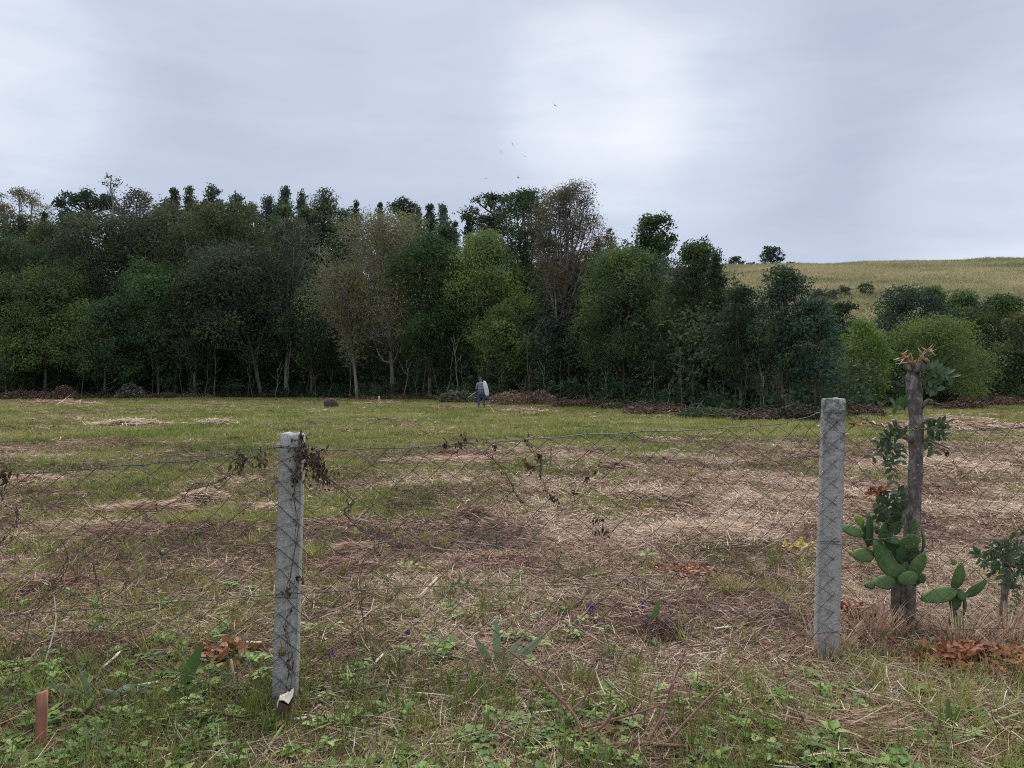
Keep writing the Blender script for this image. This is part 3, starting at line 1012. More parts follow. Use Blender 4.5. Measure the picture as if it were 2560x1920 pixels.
lobed_tree('spindly bare stemmed tree with few leaf tufts above the skyline', 'thin_tree', 111, 97,
           [(106, 181, 2.2, 1.6, 0), (111, 178, 2.6, 1.6, 0), (116, 179, 2.4, 1.6, 0.4), (118, 184, 2.2, 1.8, 0), (105, 185, 2, 1.4, 0), (113, 184, 1.8, 1.3, 0), (109, 192, 2.2, 1.4, 0.3), (115, 191, 2, 1.4, 0), (112, 198, 3, 1.6, 0), (106, 197, 2, 1.3, 0)],
           'grey', 'bark_pale', 2.2, 0.7, [(112, 300), (113, 205), (111, 190), (111, 181)], limb=0.4, trf=0.0045)
lobed_tree('dark tree with separate flat leaf tiers left of the tallest crown', 'tiered_tree', 494, 82,
           [(486, 198, 7, 4, 0), (495, 196, 8, 4, 1), (504, 200, 6, 4, 0), (478, 203, 5, 3, -1), (467, 212, 6, 4, 0), (474, 209, 5, 3, 1), (463, 217, 4, 3, 0), (490, 207, 6, 3.5, -1), (500, 208, 6, 4, 1), (482, 217, 8, 4, 1.5), (470, 221, 6, 3.5, -1), (493, 219, 9, 5, 0), (505, 216, 5, 5, 0), (487, 228, 10, 5, 1), (476, 230, 7, 4, -1), (500, 230, 8, 5, 0)],
           'dark', 'bark', 2.8, 1.1, [(496, 300), (495, 235), (494, 202)])
lobed_tree('creeper wrapped column with a leafy loop against the sky', 'creeper_tree', 652, 51,
           [(644, 232, 8, 8, 0), (650, 225, 8, 6, 0), (657, 220, 7, 4, 0), (664, 219, 5, 3, 0), (668, 223, 3, 4, 0), (668, 229, 2.5, 4, 0), (646, 242, 10, 8, 0), (654, 238, 8, 8, 0), (662, 236, 5, 5, 0), (657, 248, 12, 9, 0), (642, 252, 12, 9, 0.5), (668, 244, 6, 5, 0), (646, 218, 3, 3, 0), (672, 238, 4, 2, 0), (652, 262, 16, 12, 0)],
           'mid', 'bark_dark', 3.0, 1.3, [(652, 330), (652, 255), (650, 228)], group=None)
# ragged light tops that poke out of the dark right part of the wood
for cx, py, lab in ((611, 232, 'thin light sprig above the creeper covered tree'), (598, 240, 'second thin sprig left of the creeper wrapped column'), (704, 240, 'pointed young tree tip over the right part of the wood'), (627, 243, 'short sprig just left of the creeper wrapped column')):
    lobed_tree(lab, 'young_tree', cx, 55, [(cx, py, 2, 3, 0), (cx + 2, py + 6, 3.5, 3, 0), (cx - 3, py + 9, 3, 3, 0), (cx, py + 14, 5, 4, 0), (cx + 2, py + 22, 7, 6, 0)], 'mid', 'bark', 2.6, 0.8, [(cx, 330), (cx, py + 4)], group=None, limb=0.25)
# trees on the hill crest
tree('small round dark tree at the left end of the hill crest', 735, 256.5, 16, 226, 'dome', 'pine', 0.05, 1.3, leaf=2.2, ground=36.2)
tree('broad dark pine standing on the hill crest', 771, 246.5, 23, 226, 'dome', 'pine', 0.0, 1.1, leaf=2.4, nl=16, lf=0.36, ground=36.4, name='pine_tree')
tree('low grey bush left of the pine on the hill crest', 752, 262, 14, 226, 'dome', 'grey', 0.0, 0.7, leaf=2.0, ground=36.3, name='bush', cat='bush')
tree('tiny dark bush right of the pine on the hill crest', 791, 262, 11, 226, 'dome', 'dark', 0.0, 1.0, leaf=2.0, ground=36.5, name='bush', cat='bush')
for cx, top, w, lab in ((788, 287, 16, 'greyish bush at the near end of the hillside gully'), (845, 286, 15, 'round bush beside the hillside gully'), (866, 283, 16, 'darker taller bush right of the gully'), (819, 289, 24, 'low scrub bush in the hillside gully'), (832, 290, 14, 'low olive bush right of the scrub in the gully')):
    dd = 90.0
    while dd < 220 and float(hill_h((cx - 512) / F * dd, dd)) < EYE + (384 - top - 0.75 * w) / F * dd:
        dd += 1.0
    tree(lab, cx, top, w, dd, 'dome', 'grey' if cx != 866 else 'dark', 0.0, 0.9, leaf=2.4, ground=float(hill_h((cx - 512) / F * dd, dd)) - 0.1, name='bush', cat='bush')


# ------------------------------------------------------------------ inner wood: one mass behind the single trees
def inner_wood():
    r = rng_of(77)
    lob = []
    xs = r.uniform(-58, 46, 800)
    back = r.uniform(5, 26, 800)
    ys = edge(xs) + back
    toppx = np.interp((xs / ys) * F + 512, [-100, 0, 150, 300, 450, 520, 600, 660, 720, 760, 800, 860, 900, 1000, 1200], [232, 230, 220, 224, 238, 242, 250, 268, 284, 302, 330, 345, 330, 325, 325])
    zt = EYE + (384 - toppx) / F * ys
    for x, y, t in zip(xs, ys, zt):
        rl = r.uniform(1.4, 2.6)
        z = 0.6 + max(0.6, t - rl * 0.8 - 0.6) * r.uniform(0, 1) ** 1.35
        lob.append((x, y, z, rl, rl * 0.9))
    mb = MB()
    for _ in range(260):
        x = r.uniform(-56, 44)
        lob.append((x, edge(x) + r.uniform(6, 17), r.uniform(0.4, 4.2), r.uniform(0.9, 1.6), r.uniform(0.9, 1.5)))
    near = [l for l in lob if l[1] < 60]
    far = [l for l in lob if l[1] >= 60]
    spray_leaves(mb, near, 170000, 0.24, 0.15, r, 0.2, 0.38, shell=0.2)
    spray_leaves(mb, far, 150000, 0.40, 0.26, r, 0.2, 0.5, shell=0.2)
    o = mb.build('forest', MATS['inner'])
    tag(o, 'dark mass of foliage inside the wood behind the front trees', 'forest', kind='stuff')
    # low growth between the trunks
    lob = []
    for _ in range(330):
        x = r.uniform(-52, 40)
        y = edge(x) + r.uniform(1.2, 7)
        t = 0.35 + 1.5 * vnoise(x, y, 4, 3) + (1.3 if x < -25 or x > 16 else 0)
        rl = r.uniform(0.5, 1.1)
        lob.append((x, y, r.uniform(0.3, max(0.5, t)), rl, rl * 0.8))
    mb = MB()
    spray_leaves(mb, lob, 46000, 0.24, 0.14, r, 0.1, 0.22, shell=0.3)
    o = mb.build('undergrowth', MATS['dark'])
    tag(o, 'dark leafy undergrowth between the trunks at the edge of the wood', 'undergrowth', kind='stuff')


inner_wood()


# ------------------------------------------------------------------ saplings and slim trunks along the edge
def saplings():
    r = rng_of(555)
    kinds = []
    for k in range(9):
        mb = MB()
        h = r.uniform(3.6, 7.0)
        n = 8
        zz = np.linspace(-0.1, h, n)
        p = np.stack([np.cumsum(r.normal(0, 0.09, n)) + zz * r.normal(0, 0.10), np.cumsum(r.normal(0, 0.06, n)), zz], -1)
        p[0, :2] = 0
        r0 = r.uniform(0.03, 0.075)
        mb.tube(p, np.linspace(r0, 0.015, n), 6)
        for _ in range(r.integers(3, 7)):
            i = r.integers(2, n - 1)
            e = p[i] + np.array([r.normal(0, 0.7), r.normal(0, 0.5), r.uniform(0.5, 1.6)])
            mb.tube(curve_path(p[i], e, r, lift=-0.1, wob=0.12), np.linspace(r0 * 0.5, 0.012, 6), 4, cap=False)
        kinds.append([mb.mesh('sapling', MATS[('bark', 'bark_pale', 'bark', 'twig')[k % 4]], True)])
    pxs = [33, 82, 120, 131, 150, 158, 173, 183, 192, 205, 215, 247, 253, 262, 276, 287, 306, 315, 329, 350, 356, 372, 396, 405, 415, 423, 434, 446, 458, 467, 520, 534, 546, 561, 571, 584, 592, 607, 625, 641, 655, 668, 683, 692, 715, 728, 736, 744, 752, 757, 764, 775, 782, 789, 795]
    for k, px in enumerate(pxs):
        d0 = float(edge((px - 512) / F * 60))
        for _ in range(4):
            d0 = float(edge((px - 512) / F * d0))
        d = d0 + r.uniform(0.2, 3.0)
        x = (px - 512) / F * d
        o = bpy.data.objects.new('sapling', kinds[k % 9][0])
        COL.objects.link(o)
        o.location = (x, d, gz(x, d))
        o.rotation_euler = (0, r.normal(0, 0.04), r.uniform(0, 6.28))
        s = r.uniform(0.75, 1.15) * (0.42 if px > 560 else 0.85)
        o.scale = (s, s, s)
        tag(o, 'slim bare stem of a young tree at the edge of the wood', 'sapling', 'slim stems along the edge of the wood')


saplings()


# ------------------------------------------------------------------ brush heaped along the edge
def brush(label, x0, x1, py_base, h_px, leafmat, nleaf, ntwig, d=None, seed=0, leaf=0.14, tone=0.0, twigmat='twig', fall=0.5):
    r = rng_of(9000 + seed)
    pm = (x0 + x1) / 2
    d = d or G(pm, py_base)[1]
    m = d / F
    cx = (pm - 512) * m
    root = empty('brush_pile', (cx, d, gz(cx, d)), label, 'brush pile', 'cut brush heaped along the edge of the wood')
    w, h = (x1 - x0) * m / 2, h_px * m * 0.85
    dep = min(1.3, w * 0.6)
    tw = MB()
    for _ in range(ntwig):
        a = np.array([r.uniform(-w, w), r.uniform(-dep, dep), r.uniform(0.0, 0.35 * h)])
        dr = unit(np.array([r.normal(0, 1), r.normal(0, 0.5), r.normal(0.15, 0.35)]))
        e = a + dr * r.uniform(0.5, 1.6) * min(1.2, w)
        e[2] = np.clip(e[2], 0.02, h * 1.3)
        p = curve_path(a, e, r, lift=0.08, wob=0.08, n=5)
        p[:, 2] = np.maximum(p[:, 2], 0.015)
        tw.tube(p, np.linspace(r.uniform(0.012, 0.03), 0.006, 5), 4, r.uniform(0, 1), cap=False)
    tw.build('twigs', MATS[twigmat], root)['kind'] = 'stuff'
    x = r.uniform(-1, 1, nleaf)
    yy = r.uniform(-1, 1, nleaf)
    lump = 0.45 + 0.75 * fbm(x * w + cx, yy * dep, 0.7, seed, 3)
    hz = h * lump * (1 - np.abs(x) ** 2.5 * fall) * (1 - np.abs(yy) ** 2 * 0.8)
    z = hz * np.sqrt(r.uniform(0, 1, nleaf)) + 0.02
    c = np.stack([x * w, yy * dep, z], -1)
    ax = unit(r.normal(0, 1, (nleaf, 3)) - np.array([0, 0, 0.3]))
    sd_ = unit(np.cross(ax, r.normal(0, 1, (nleaf, 3))))
    vv = np.clip(0.45 + tone + r.normal(0, 0.18, nleaf) + (fbm(x * w, z, 0.5, seed + 3, 2) - 0.5) * 0.5, 0, 1)
    MB().leaves(c, ax, sd_, leaf * r.uniform(0.6, 1.3, nleaf), leaf * 0.45 * r.uniform(0.7, 1.3, nleaf), vv).build('leaves', MATS[leafmat], root)['kind'] = 'stuff'
    return root


brush('long low heap of reddish brown brush at the far left edge', -6, 62, 399, 12, 'dead_leaf', 3600, 60, seed=1, tone=-0.08, leaf=0.16)
brush('taller brown brush heap right of the long reddish heap', 50, 78, 399, 18, 'dead_leaf', 1800, 40, seed=2, tone=0.02)
brush('low twiggy brown brush between the left heaps', 76, 126, 398, 7, 'dead_leaf', 1300, 60, seed=3, tone=-0.05)
brush('pale wilted leafy heap at the left edge of the wood', 118, 146, 398, 19, 'wilted', 900, 26, seed=4, leaf=0.28, tone=0.15)
brush('low dark red brush strip in the left middle', 144, 215, 398, 8, 'dead_leaf', 2000, 80, seed=5, tone=-0.1)
brush('low brown brush under the slim pale stems', 212, 290, 397.5, 9, 'dead_leaf', 2200, 80, seed=6, tone=-0.12)
brush('dark brush strip with tangled twigs left of the earth mound', 286, 360, 397.5, 6, 'dead_leaf', 1800, 80, seed=7, tone=-0.2)
brush('brown brush strip between earth mound and man', 358, 442, 399.5, 6, 'dead_leaf', 1900, 80, seed=8, tone=-0.2)
brush('wilted leafy heap just left of the man', 440, 478, 403, 20, 'wilted', 1300, 30, seed=9, leaf=0.24, tone=0.0)
brush('brown dead leaf heap just right of the man', 490, 556, 404.5, 21, 'dead_leaf', 3400, 60, seed=10, tone=0.16, leaf=0.15)
brush('dark red brush with bare forked sticks right of the brown heap', 552, 602, 407, 12, 'dead_leaf', 1500, 60, seed=11, tone=-0.12)
brush('greyish wilted heap under the creeper covered tree', 598, 628, 409.5, 9, 'wilted', 900, 30, seed=12, leaf=0.16)
brush('reddish brush strip under the dense dark tree', 624, 690, 414, 12, 'dead_leaf', 2300, 60, seed=13, tone=-0.1)
brush('dark green leafy brush left of the right post', 680, 740, 418, 17, 'dark', 1500, 40, seed=14, leaf=0.13)
brush('low brown brush strip before the blue green tree', 730, 790, 419.5, 10, 'dead_leaf', 1600, 50, seed=15, tone=-0.1)
brush('high leafy dark brush heap directly left of the right post', 778, 822, 420.5, 25, 'wilted', 1700, 30, seed=16, leaf=0.13, tone=-0.28)
brush('brown brush heap just right of the right post', 826, 880, 415, 16, 'dead_leaf', 1500, 40, seed=17, tone=-0.05, d=33)
brush('reddish brown brush heap right of the lopped trunk', 938, 982, 410, 14, 'dead_leaf', 1300, 40, seed=18, tone=-0.05, d=40)
brush('twiggy brown brush at the right edge of the wood', 970, 1030, 402, 12, 'dead_leaf', 1600, 60, seed=19, tone=0.05, d=45)

# ------------------------------------------------------------------ fence
FX = np.array([-7.2, -4.15, -1.135, 1.83, 4.9, 8.0])
FY = np.array([2.42, 3.05, 3.68, 4.30, 4.95, 5.6])


def fence_y(x):
    return np.interp(x, FX, FY)


def FP(px, py, off=0.075):
    """point of the wire mesh (just before the posts) seen at a pixel"""
    s = (px - 512) / F
    y = 4.0
    for _ in range(30):
        y = float(fence_y(s * y)) - off
    return np.array([s * y, y, EYE - (py - 384) / F * y])


def concrete_mat(name, base, dark, lichen):
    m, nt, out = new_mat(name)
    L = nt.links.new
    tcn = nt.nodes.new('ShaderNodeTexCoord')

    def nz(scale, detail, rough=0.6, loc=0):
        n = nt.nodes.new('ShaderNodeTexNoise')
        n.inputs['Scale'].default_value = scale
        n.inputs['Detail'].default_value = detail
        n.inputs['Roughness'].default_value = rough
        mp = nt.nodes.new('ShaderNodeMapping')
        mp.inputs['Location'].default_value = (loc, loc, loc)
        L(tcn.outputs['Object'], mp.inputs[0])
        L(mp.outputs[0], n.inputs['Vector'])
        return n.outputs[0]
    rp = ramp_node(nt, [(0.30, dark), (0.41, tuple(np.array(base) * 0.68)), (0.52, base), (0.66, tuple(np.array(base) * 1.3))])
    L(nz(45, 9, 0.85), rp.inputs[0])
    # lichen and soot: blotches, thicker on the upper, older surface of the post
    sp_ = nt.nodes.new('ShaderNodeSeparateXYZ')
    L(tcn.outputs['Object'], sp_.inputs[0])
    mr = nt.nodes.new('ShaderNodeMapRange')
    mr.inputs[1].default_value, mr.inputs[2].default_value = 0.4, 1.5
    mr.inputs[3].default_value, mr.inputs[4].default_value = -0.30, lichen
    L(sp_.outputs[2], mr.inputs[0])
    ad = nt.nodes.new('ShaderNodeMath')
    ad.operation = 'ADD'
    L(mr.outputs[0], ad.inputs[0])
    L(nz(16, 9, 0.8, 4), ad.inputs[1])
    st = nt.nodes.new('ShaderNodeMapRange')
    st.inputs[1].default_value, st.inputs[2].default_value = 0.52, 0.66
    st.inputs[4].default_value = 0.8
    L(ad.outputs[0], st.inputs[0])
    mx = nt.nodes.new('ShaderNodeMix')
    mx.data_type = 'RGBA'
    L(st.outputs[0], mx.inputs[0])
    L(rp.outputs[0], mx.inputs[6])
    mx.inputs[7].default_value = (0.055, 0.052, 0.05, 1)
    b = nt.nodes.new('ShaderNodeBsdfPrincipled')
    b.inputs['Roughness'].default_value = 0.92
    b.inputs['Specular IOR Level'].default_value = 0.2
    L(mx.outputs[2], b.inputs['Base Color'])
    bp = nt.nodes.new('ShaderNodeBump')
    bp.inputs['Strength'].default_value = 1.0
    bp.inputs['Distance'].default_value = 0.012
    L(nz(70, 6, 0.7), bp.inputs['Height'])
    L(bp.outputs[0], b.inputs['Normal'])
    L(b.outputs[0], out.inputs[0])
    return m


concrete_mat('concrete_grey', (0.46, 0.445, 0.42), (0.13, 0.13, 0.13), 0.02)
concrete_mat('concrete_old', (0.46, 0.44, 0.42), (0.12, 0.118, 0.115), 0.11)


def fence_post(label, base, top, w, rz, mat, seed):
    r = rng_of(seed)
    base, top = np.asarray(base), np.asarray(top)
    h = top[2] - base[2] + 0.25
    n, m = 34, 16
    k = np.arange(m) / m * 4
    side = np.floor(k).astype(int)
    f = k - side
    cs = np.array([[-1, -1], [1, -1], [1, 1], [-1, 1]], float)
    ring = cs[side] * (1 - f[:, None]) + cs[(side + 1) % 4] * f[:, None]
    ring = np.where(np.abs(ring).min(1, keepdims=True) > 0.95, ring * 0.965, ring) * w / 2
    ring = ring @ np.array([[math.cos(rz), math.sin(rz)], [-math.sin(rz), math.cos(rz)]])
    V = []
    for i in range(n):
        t = i / (n - 1)
        c = np.array([(top[0] - base[0]) * t, (top[1] - base[1]) * t, -0.25 + h * t])
        sc = (1.04 - 0.06 * t) * (1 + r.normal(0, 0.005, (m, 1)))
        V.append(np.concatenate([ring * sc + c[:2], np.full((m, 1), c[2])], 1))
    V[-1][:, 2] += r.normal(0, 0.003, m)
    last = V[-1].copy()
    last = last.mean(0) + (last - last.mean(0)) * 0.86
    last[:, 2] += 0.006
    V.append(last)
    V = np.concatenate(V)
    i, j = np.meshgrid(np.arange(n), np.arange(m), indexing='ij')
    q = np.stack([i * m + j, i * m + (j + 1) % m, (i + 1) * m + (j + 1) % m, (i + 1) * m + j], -1).reshape(-1, 4)
    mb = MB().add(V, q)
    c = mb.n
    mb.V.append(last.mean(0, keepdims=True)); mb.A.append(np.array([0.5])); mb.n += 1
    mb.T.append(np.array([[c, n * m + j, n * m + (j + 1) % m] for j in range(m)]))
    o = mb.build('fence_post', MATS[mat])
    o.location = base
    return tag(o, label, 'post', 'concrete posts of the wire fence')


fence_post('left grey concrete fence post with dead vine wound round its top', (-1.135, 3.68, gz(-1.135, 3.68)), (-1.09, 3.68, EYE - (434.5 - 384) / F * 3.68), 0.110, 0.10, 'concrete_grey', 31)
fence_post('right concrete fence post with dark stained top beside the cactus', (1.815, 4.30, gz(1.815, 4.3)), (1.868, 4.30, EYE - (399.5 - 384) / F * 4.30), 0.118, -0.20, 'concrete_old', 32)

solid('wire', (0.025, 0.030, 0.032), (0.10, 0.11, 0.115), 12, rough=0.55, bump=0, spec=0.5)
TOPE = np.array([[-400, 500], [-200, 492], [0, 476], [19, 474], [62, 471], [120, 465], [200, 459], [262, 452], [281, 449], [306, 457], [330, 456], [400, 449], [460, 444], [540, 438], [640, 433], [740, 428], [790, 424], [815, 420], [838, 415], [858, 417], [876, 421], [901, 424], [940, 428], [977, 430], [1000, 427], [1022, 422], [1200, 430], [1400, 426]], float)
_tp = np.array([FP(*q) for q in TOPE])


def top_z(x):
    return np.interp(x, _tp[:, 0], _tp[:, 2])


def chain_link():
    r = rng_of(41)
    root = empty('chain_link_fence', (0.36, 3.92, gz(0.36, 3.92)), 'sagging diamond wire mesh strung between the two concrete posts', 'fence')
    o0 = np.array(root.location)
    half, hh = 0.0725, 0.0535
    L0, L1 = -6.6, 7.6
    ncol = int((L1 - L0) / half)
    rows = 27
    ii, jj = np.meshgrid(np.arange(ncol + 1), np.arange(rows + 1), indexing='ij')
    s = L0 + ii * half
    cx = 0.979
    X0 = s * cx
    wob = (fbm(X0 * 3, jj * 0.16, 1.0, 4, 3) - 0.5)
    wob2 = (fbm(X0 * 3, jj * 0.16 + 40, 1.0, 6, 3) - 0.5)
    X = X0 + wob * 0.06 + r.normal(0, 0.004, X0.shape) + 0.012 * jj * (fbm(X0, X0 * 0, 1.5, 12, 2) - 0.5)
    Z = top_z(X0) - jj * hh * (1 + 0.10 * (fbm(X0, jj * 0 + 3, 1.2, 9, 2) - 0.5)) + wob2 * 0.05 + r.normal(0, 0.003, X0.shape)
    Y = fence_y(X) - 0.068 + (fbm(X, jj * 0.2, 0.8, 14, 2) - 0.5) * 0.05 * np.minimum(1, np.abs(X + 1.13) * 2) * np.minimum(1, np.abs(X - 1.84) * 2)
    N = np.stack([X, Y, Z], -1)
    panels = {0: MB(), 1: MB(), 2: MB()}
    for k in range(ncol):
        pts = []
        for j in range(rows + 1):
            i = k + ((j + k) % 2)
            p = N[i, j].copy()
            p[1] += 0.0025 * (1 if j % 2 else -1)
            if p[2] < gz(p[0], p[1]) - 0.03:
                break
            pts.append(p)
        if len(pts) < 2:
            continue
        x = pts[0][0]
        panels[0 if x < -1.12 else (1 if x < 1.85 else 2)].tube(np.array(pts) - o0, 0.0021, 4, cap=False)
    for k in panels:
        panels[k].build('mesh_panel', MATS['wire'], root)
    # the strand along the top, with barbs; a middle strand and a bottom strand
    top = [(-260, 494), (-60, 480), (0, 475.5), (62, 470.5), (140, 465), (200, 459.5), (255, 449), (281, 447), (306, 447.5), (330, 451), (420, 447.5), (500, 441), (600, 434.5), (700, 429), (780, 425), (806, 417), (821, 412.5), (842, 412.5), (860, 418), (880, 426), (905, 430), (935, 430), (980, 431), (1024, 427), (1300, 424)]
    mid = [(-260, 640), (0, 616), (120, 606), (282, 594), (310, 593), (450, 585), (560, 586), (700, 572), (800, 552), (818, 541.5), (838, 541.5), (900, 538), (1024, 540), (1300, 540)]
    low = [(-260, 760), (0, 735), (150, 716), (275, 698), (330, 694), (450, 676), (640, 652), (760, 640), (812, 634), (840, 632), (1024, 628), (1300, 640)]
    for path, barbs in ((top, True), (mid, False), (low, False)):
        P3 = np.array([FP(*q) for q in path])
        t = np.linspace(0, len(path) - 1, 90)
        P3 = np.stack([np.interp(t, np.arange(len(path)), P3[:, k]) for k in range(3)], -1)
        P3[:, 2] = np.maximum(P3[:, 2] + r.normal(0, 0.003, len(P3)), gh(P3[:, 0], P3[:, 1]) + 0.01)
        mb = MB().tube(P3 - o0, 0.0022, 4, cap=False)
        o = mb.build('strand', MATS['wire'], root)
        if barbs:
            bb = MB()
            for q in P3[2::1]:
                c = q - o0 + r.normal(0, 0.004, 3) * 0
                for a in (0.4, 2.4):
                    a += r.uniform(-0.6, 0.6)
                    v = np.array([0.3 * math.sin(a * 3), math.cos(a) * 0.7, math.sin(a)]) * 0.014
                    bb.tube([c - v, c + v], 0.0016, 3, cap=False)
            b = bb.build('barbs', MATS['wire'], o)
            b['kind'] = 'stuff'
    # tie wires round the posts
    for bx, by, py, w, px in ((-1.10, 3.68, 447, 0.062, 290), (-1.10, 3.68, 594, 0.063, 288), (1.862, 4.3, 412.5, 0.067, 831), (1.845, 4.3, 541.5, 0.068, 828)):
        z = EYE - (py - 384) / F * by
        cx_ = (px - 512) / F * by
        a = np.linspace(0, 2 * np.pi, 17)
        sq = np.clip(np.stack([np.cos(a), np.sin(a)], -1) * 1.35, -1, 1) * (w + 0.003)
        MB().tube(np.stack([cx_ + sq[:, 0], by + sq[:, 1], z + 0.004 * np.sin(a * 2)], -1) - o0, 0.0017, 4, cap=False).build('tie_wire', MATS['wire'], root)


chain_link()


# ------------------------------------------------------------------ dead vines on the fence
def smooth_path(p, n):
    p = np.asarray(p, float)
    t = np.linspace(0, len(p) - 1, n)
    out = np.stack([np.interp(t, np.arange(len(p)), p[:, k]) for k in range(p.shape[1])], -1)
    for _ in range(2):
        out[1:-1] = (out[:-2] + 2 * out[1:-1] + out[2:]) / 4
    return out


def vine(label, paths, clumps, seed, rad=0.0022, leafn=7, lsize=0.03, off=0.09, mat='dead_leaf', stem='twig', tone=-0.2, name='dead_vine'):
    r = rng_of(seed)
    p0 = FP(*paths[0][0], off)
    root = empty(name, (p0[0], p0[1], p0[2]), label, 'vine', 'dead vines tangled in the wire fence')
    st, lf = MB(), MB()
    for path in paths:
        p = smooth_path([FP(q[0], q[1], off) for q in path], max(10, len(path) * 6))
        for k in range(2):
            q = p + np.cumsum(r.normal(0, 0.0022, p.shape), 0) * 0.9 + r.normal(0, 0.0016, p.shape)
            st.tube(q - p0, np.linspace(rad, rad * 0.6, len(p)), 4, cap=False)
        for i in range(0, len(p), 3):
            if r.uniform() < 0.35:
                e = p[i] + np.array([r.normal(0, 0.03), r.uniform(-0.03, 0.0), r.normal(-0.015, 0.03)])
                st.tube(curve_path(p[i], e, r, wob=0.012, n=5) - p0, np.linspace(rad * 0.6, rad * 0.3, 5), 3, cap=False)
        k = int(len(p) * leafn / 10)
        idx = r.integers(0, len(p), k)
        c = p[idx] + r.normal(0, 0.012, (k, 3)) - np.array([0, 0.008, 0.012])
        ax = unit(r.normal(0, 0.6, (k, 3)) - np.array([0, 0, 1.0]))
        lf.leaves(c - p0, ax, unit(np.cross(ax, r.normal(0, 1, (k, 3)))), lsize * r.uniform(0.5, 1.2, k), lsize * 0.42 * r.uniform(0.5, 1.2, k), np.clip(0.4 + tone + r.normal(0, 0.12, k), 0, 1))
    for px, py, s, n in clumps:
        c0 = FP(px, py, off)
        c = c0 + r.normal(0, s, (n, 3)) * np.array([1, 0.5, 1.2])
        for q in c[::3]:
            st.tube(curve_path(c0 + r.normal(0, s * 0.6, 3) * np.array([1, 0.4, 1]), q, r, wob=s * 0.5, n=5) - p0, rad * 0.55, 3, cap=False)
        ax = unit(r.normal(0, 0.6, (n, 3)) - np.array([0, 0, 1.0]))
        lf.leaves(c - p0, ax, unit(np.cross(ax, r.normal(0, 1, (n, 3)))), lsize * r.uniform(0.6, 1.4, n), lsize * 0.45 * r.uniform(0.6, 1.3, n), np.clip(0.4 + tone + r.normal(0, 0.12, n), 0, 1))
    st.build('stems', MATS[stem], root)['kind'] = 'stuff'
    lf.build('leaves', MATS[mat], root)['kind'] = 'stuff'
    return root


vine('dead brown vine wound round the top of the left post', [[(301, 433), (298, 449), (296, 478), (294, 503), (298, 524), (292, 567), (291, 590)], [(300, 434), (306, 455), (320, 466), (331, 487)], [(292, 610), (286, 622), (288, 640), (291, 662), (289, 690)]],
     [(303, 455, 0.022, 50), (314, 464, 0.035, 90), (322, 478, 0.03, 60), (295, 478, 0.02, 26), (301, 440, 0.015, 20), (286, 592, 0.012, 8), (291, 668, 0.012, 10), (300, 580, 0.012, 10)], 61, off=0.10)
vine('dead vine running down the mesh right of the left post', [[(324, 476), (340, 489), (355, 502), (342, 513), (362, 528), (381, 540), (378, 553), (365, 562), (361, 580), (363, 606), (367, 640)]], [], 62, 0.0028, 3)
vine('dead vine bundle with twisted stem on the left panel of mesh', [[(258, 457), (235, 459), (228, 478), (205, 487), (189, 488), (187, 496), (160, 505), (136, 514), (122, 526), (104, 544), (86, 556), (70, 568), (74, 580), (82, 588)], [(92, 562), (100, 590), (103, 608)], [(120, 566), (128, 578), (124, 590)]],
     [(244, 459, 0.02, 30), (262, 462, 0.018, 22), (240, 468, 0.014, 14)], 63, 0.0026, 2)
vine('dead vine at the left edge of the photo', [[(-20, 472), (0, 473), (18, 471)], [(2, 470), (6, 482), (0, 495)], [(16, 506), (17, 520), (12, 529), (0, 540), (-14, 550)]], [(4, 476, 0.02, 26), (0, 486, 0.02, 14)], 64, 0.0024, 4)
vine('dead vine with hanging leaves along the middle of the top strand', [[(439, 446), (447, 446), (470, 443), (495, 441), (525, 440)], [(466, 432), (464, 442)], [(525, 440), (533, 452), (541, 458), (537, 466), (528, 470)], [(486, 452), (502, 468), (514, 486), (505, 500)], [(541, 458), (541, 478), (549, 494), (556, 500)]],
     [(447, 445, 0.018, 20), (459, 444, 0.012, 10), (540, 457, 0.012, 12), (528, 467, 0.016, 18), (552, 497, 0.01, 8), (494, 447, 0.01, 8)], 65, 0.002, 5)
vine('dry seed sprigs caught in the right half of the middle mesh', [[(551, 446), (549, 466)], [(580, 470), (588, 480)], [(571, 480), (575, 500)], [(513, 485), (519, 500), (527, 502)], [(590, 452), (605, 445), (616, 446)]],
     [(586, 480, 0.009, 10), (574, 492, 0.008, 8), (601, 465, 0.006, 5), (594, 473, 0.006, 5), (604, 530, 0.022, 24), (596, 523, 0.018, 14), (557, 500, 0.008, 6)], 66, 0.0016, 3)
vine('twigs with a few green leaves climbing the left panel', [[(62, 540), (66, 552), (64, 566), (56, 578), (44, 590), (28, 610), (16, 660), (8, 700)]], [], 67, 0.0026, 1, mat='herb', tone=0.1, name='climbing_plant')
vine('dead leaf hanging from the mesh behind the lopped trunk', [[(930, 440), (947, 452), (956, 462), (962, 476)]], [(947, 453, 0.009, 10)], 68, 0.0016, 1)


# ------------------------------------------------------------------ small plants scattered by the fence
def oval(mb, base, d, up, L, W, v, curl=0.15, seg=4):
    """one broad leaf with a fold along its middle"""
    d, up = unit(d), unit(up)
    s = unit(np.cross(d, up))
    n = np.cross(s, d)
    rows = []
    for k in range(seg + 1):
        t = k / seg
        w = W * 0.5 * (math.sin(math.pi * min(0.98, 0.06 + 0.92 * t)) ** 0.8)
        c = np.asarray(base) + d * L * t - n * curl * L * t * t
        rows.append([c - s * w + n * w * 0.25, c, c + s * w + n * w * 0.25])
    V = np.array(rows).reshape(-1, 3)
    q = []
    for k in range(seg):
        for j in range(2):
            a = k * 3 + j
            q.append([a, a + 1, a + 4, a + 3])
    return mb.add(V, q, v)


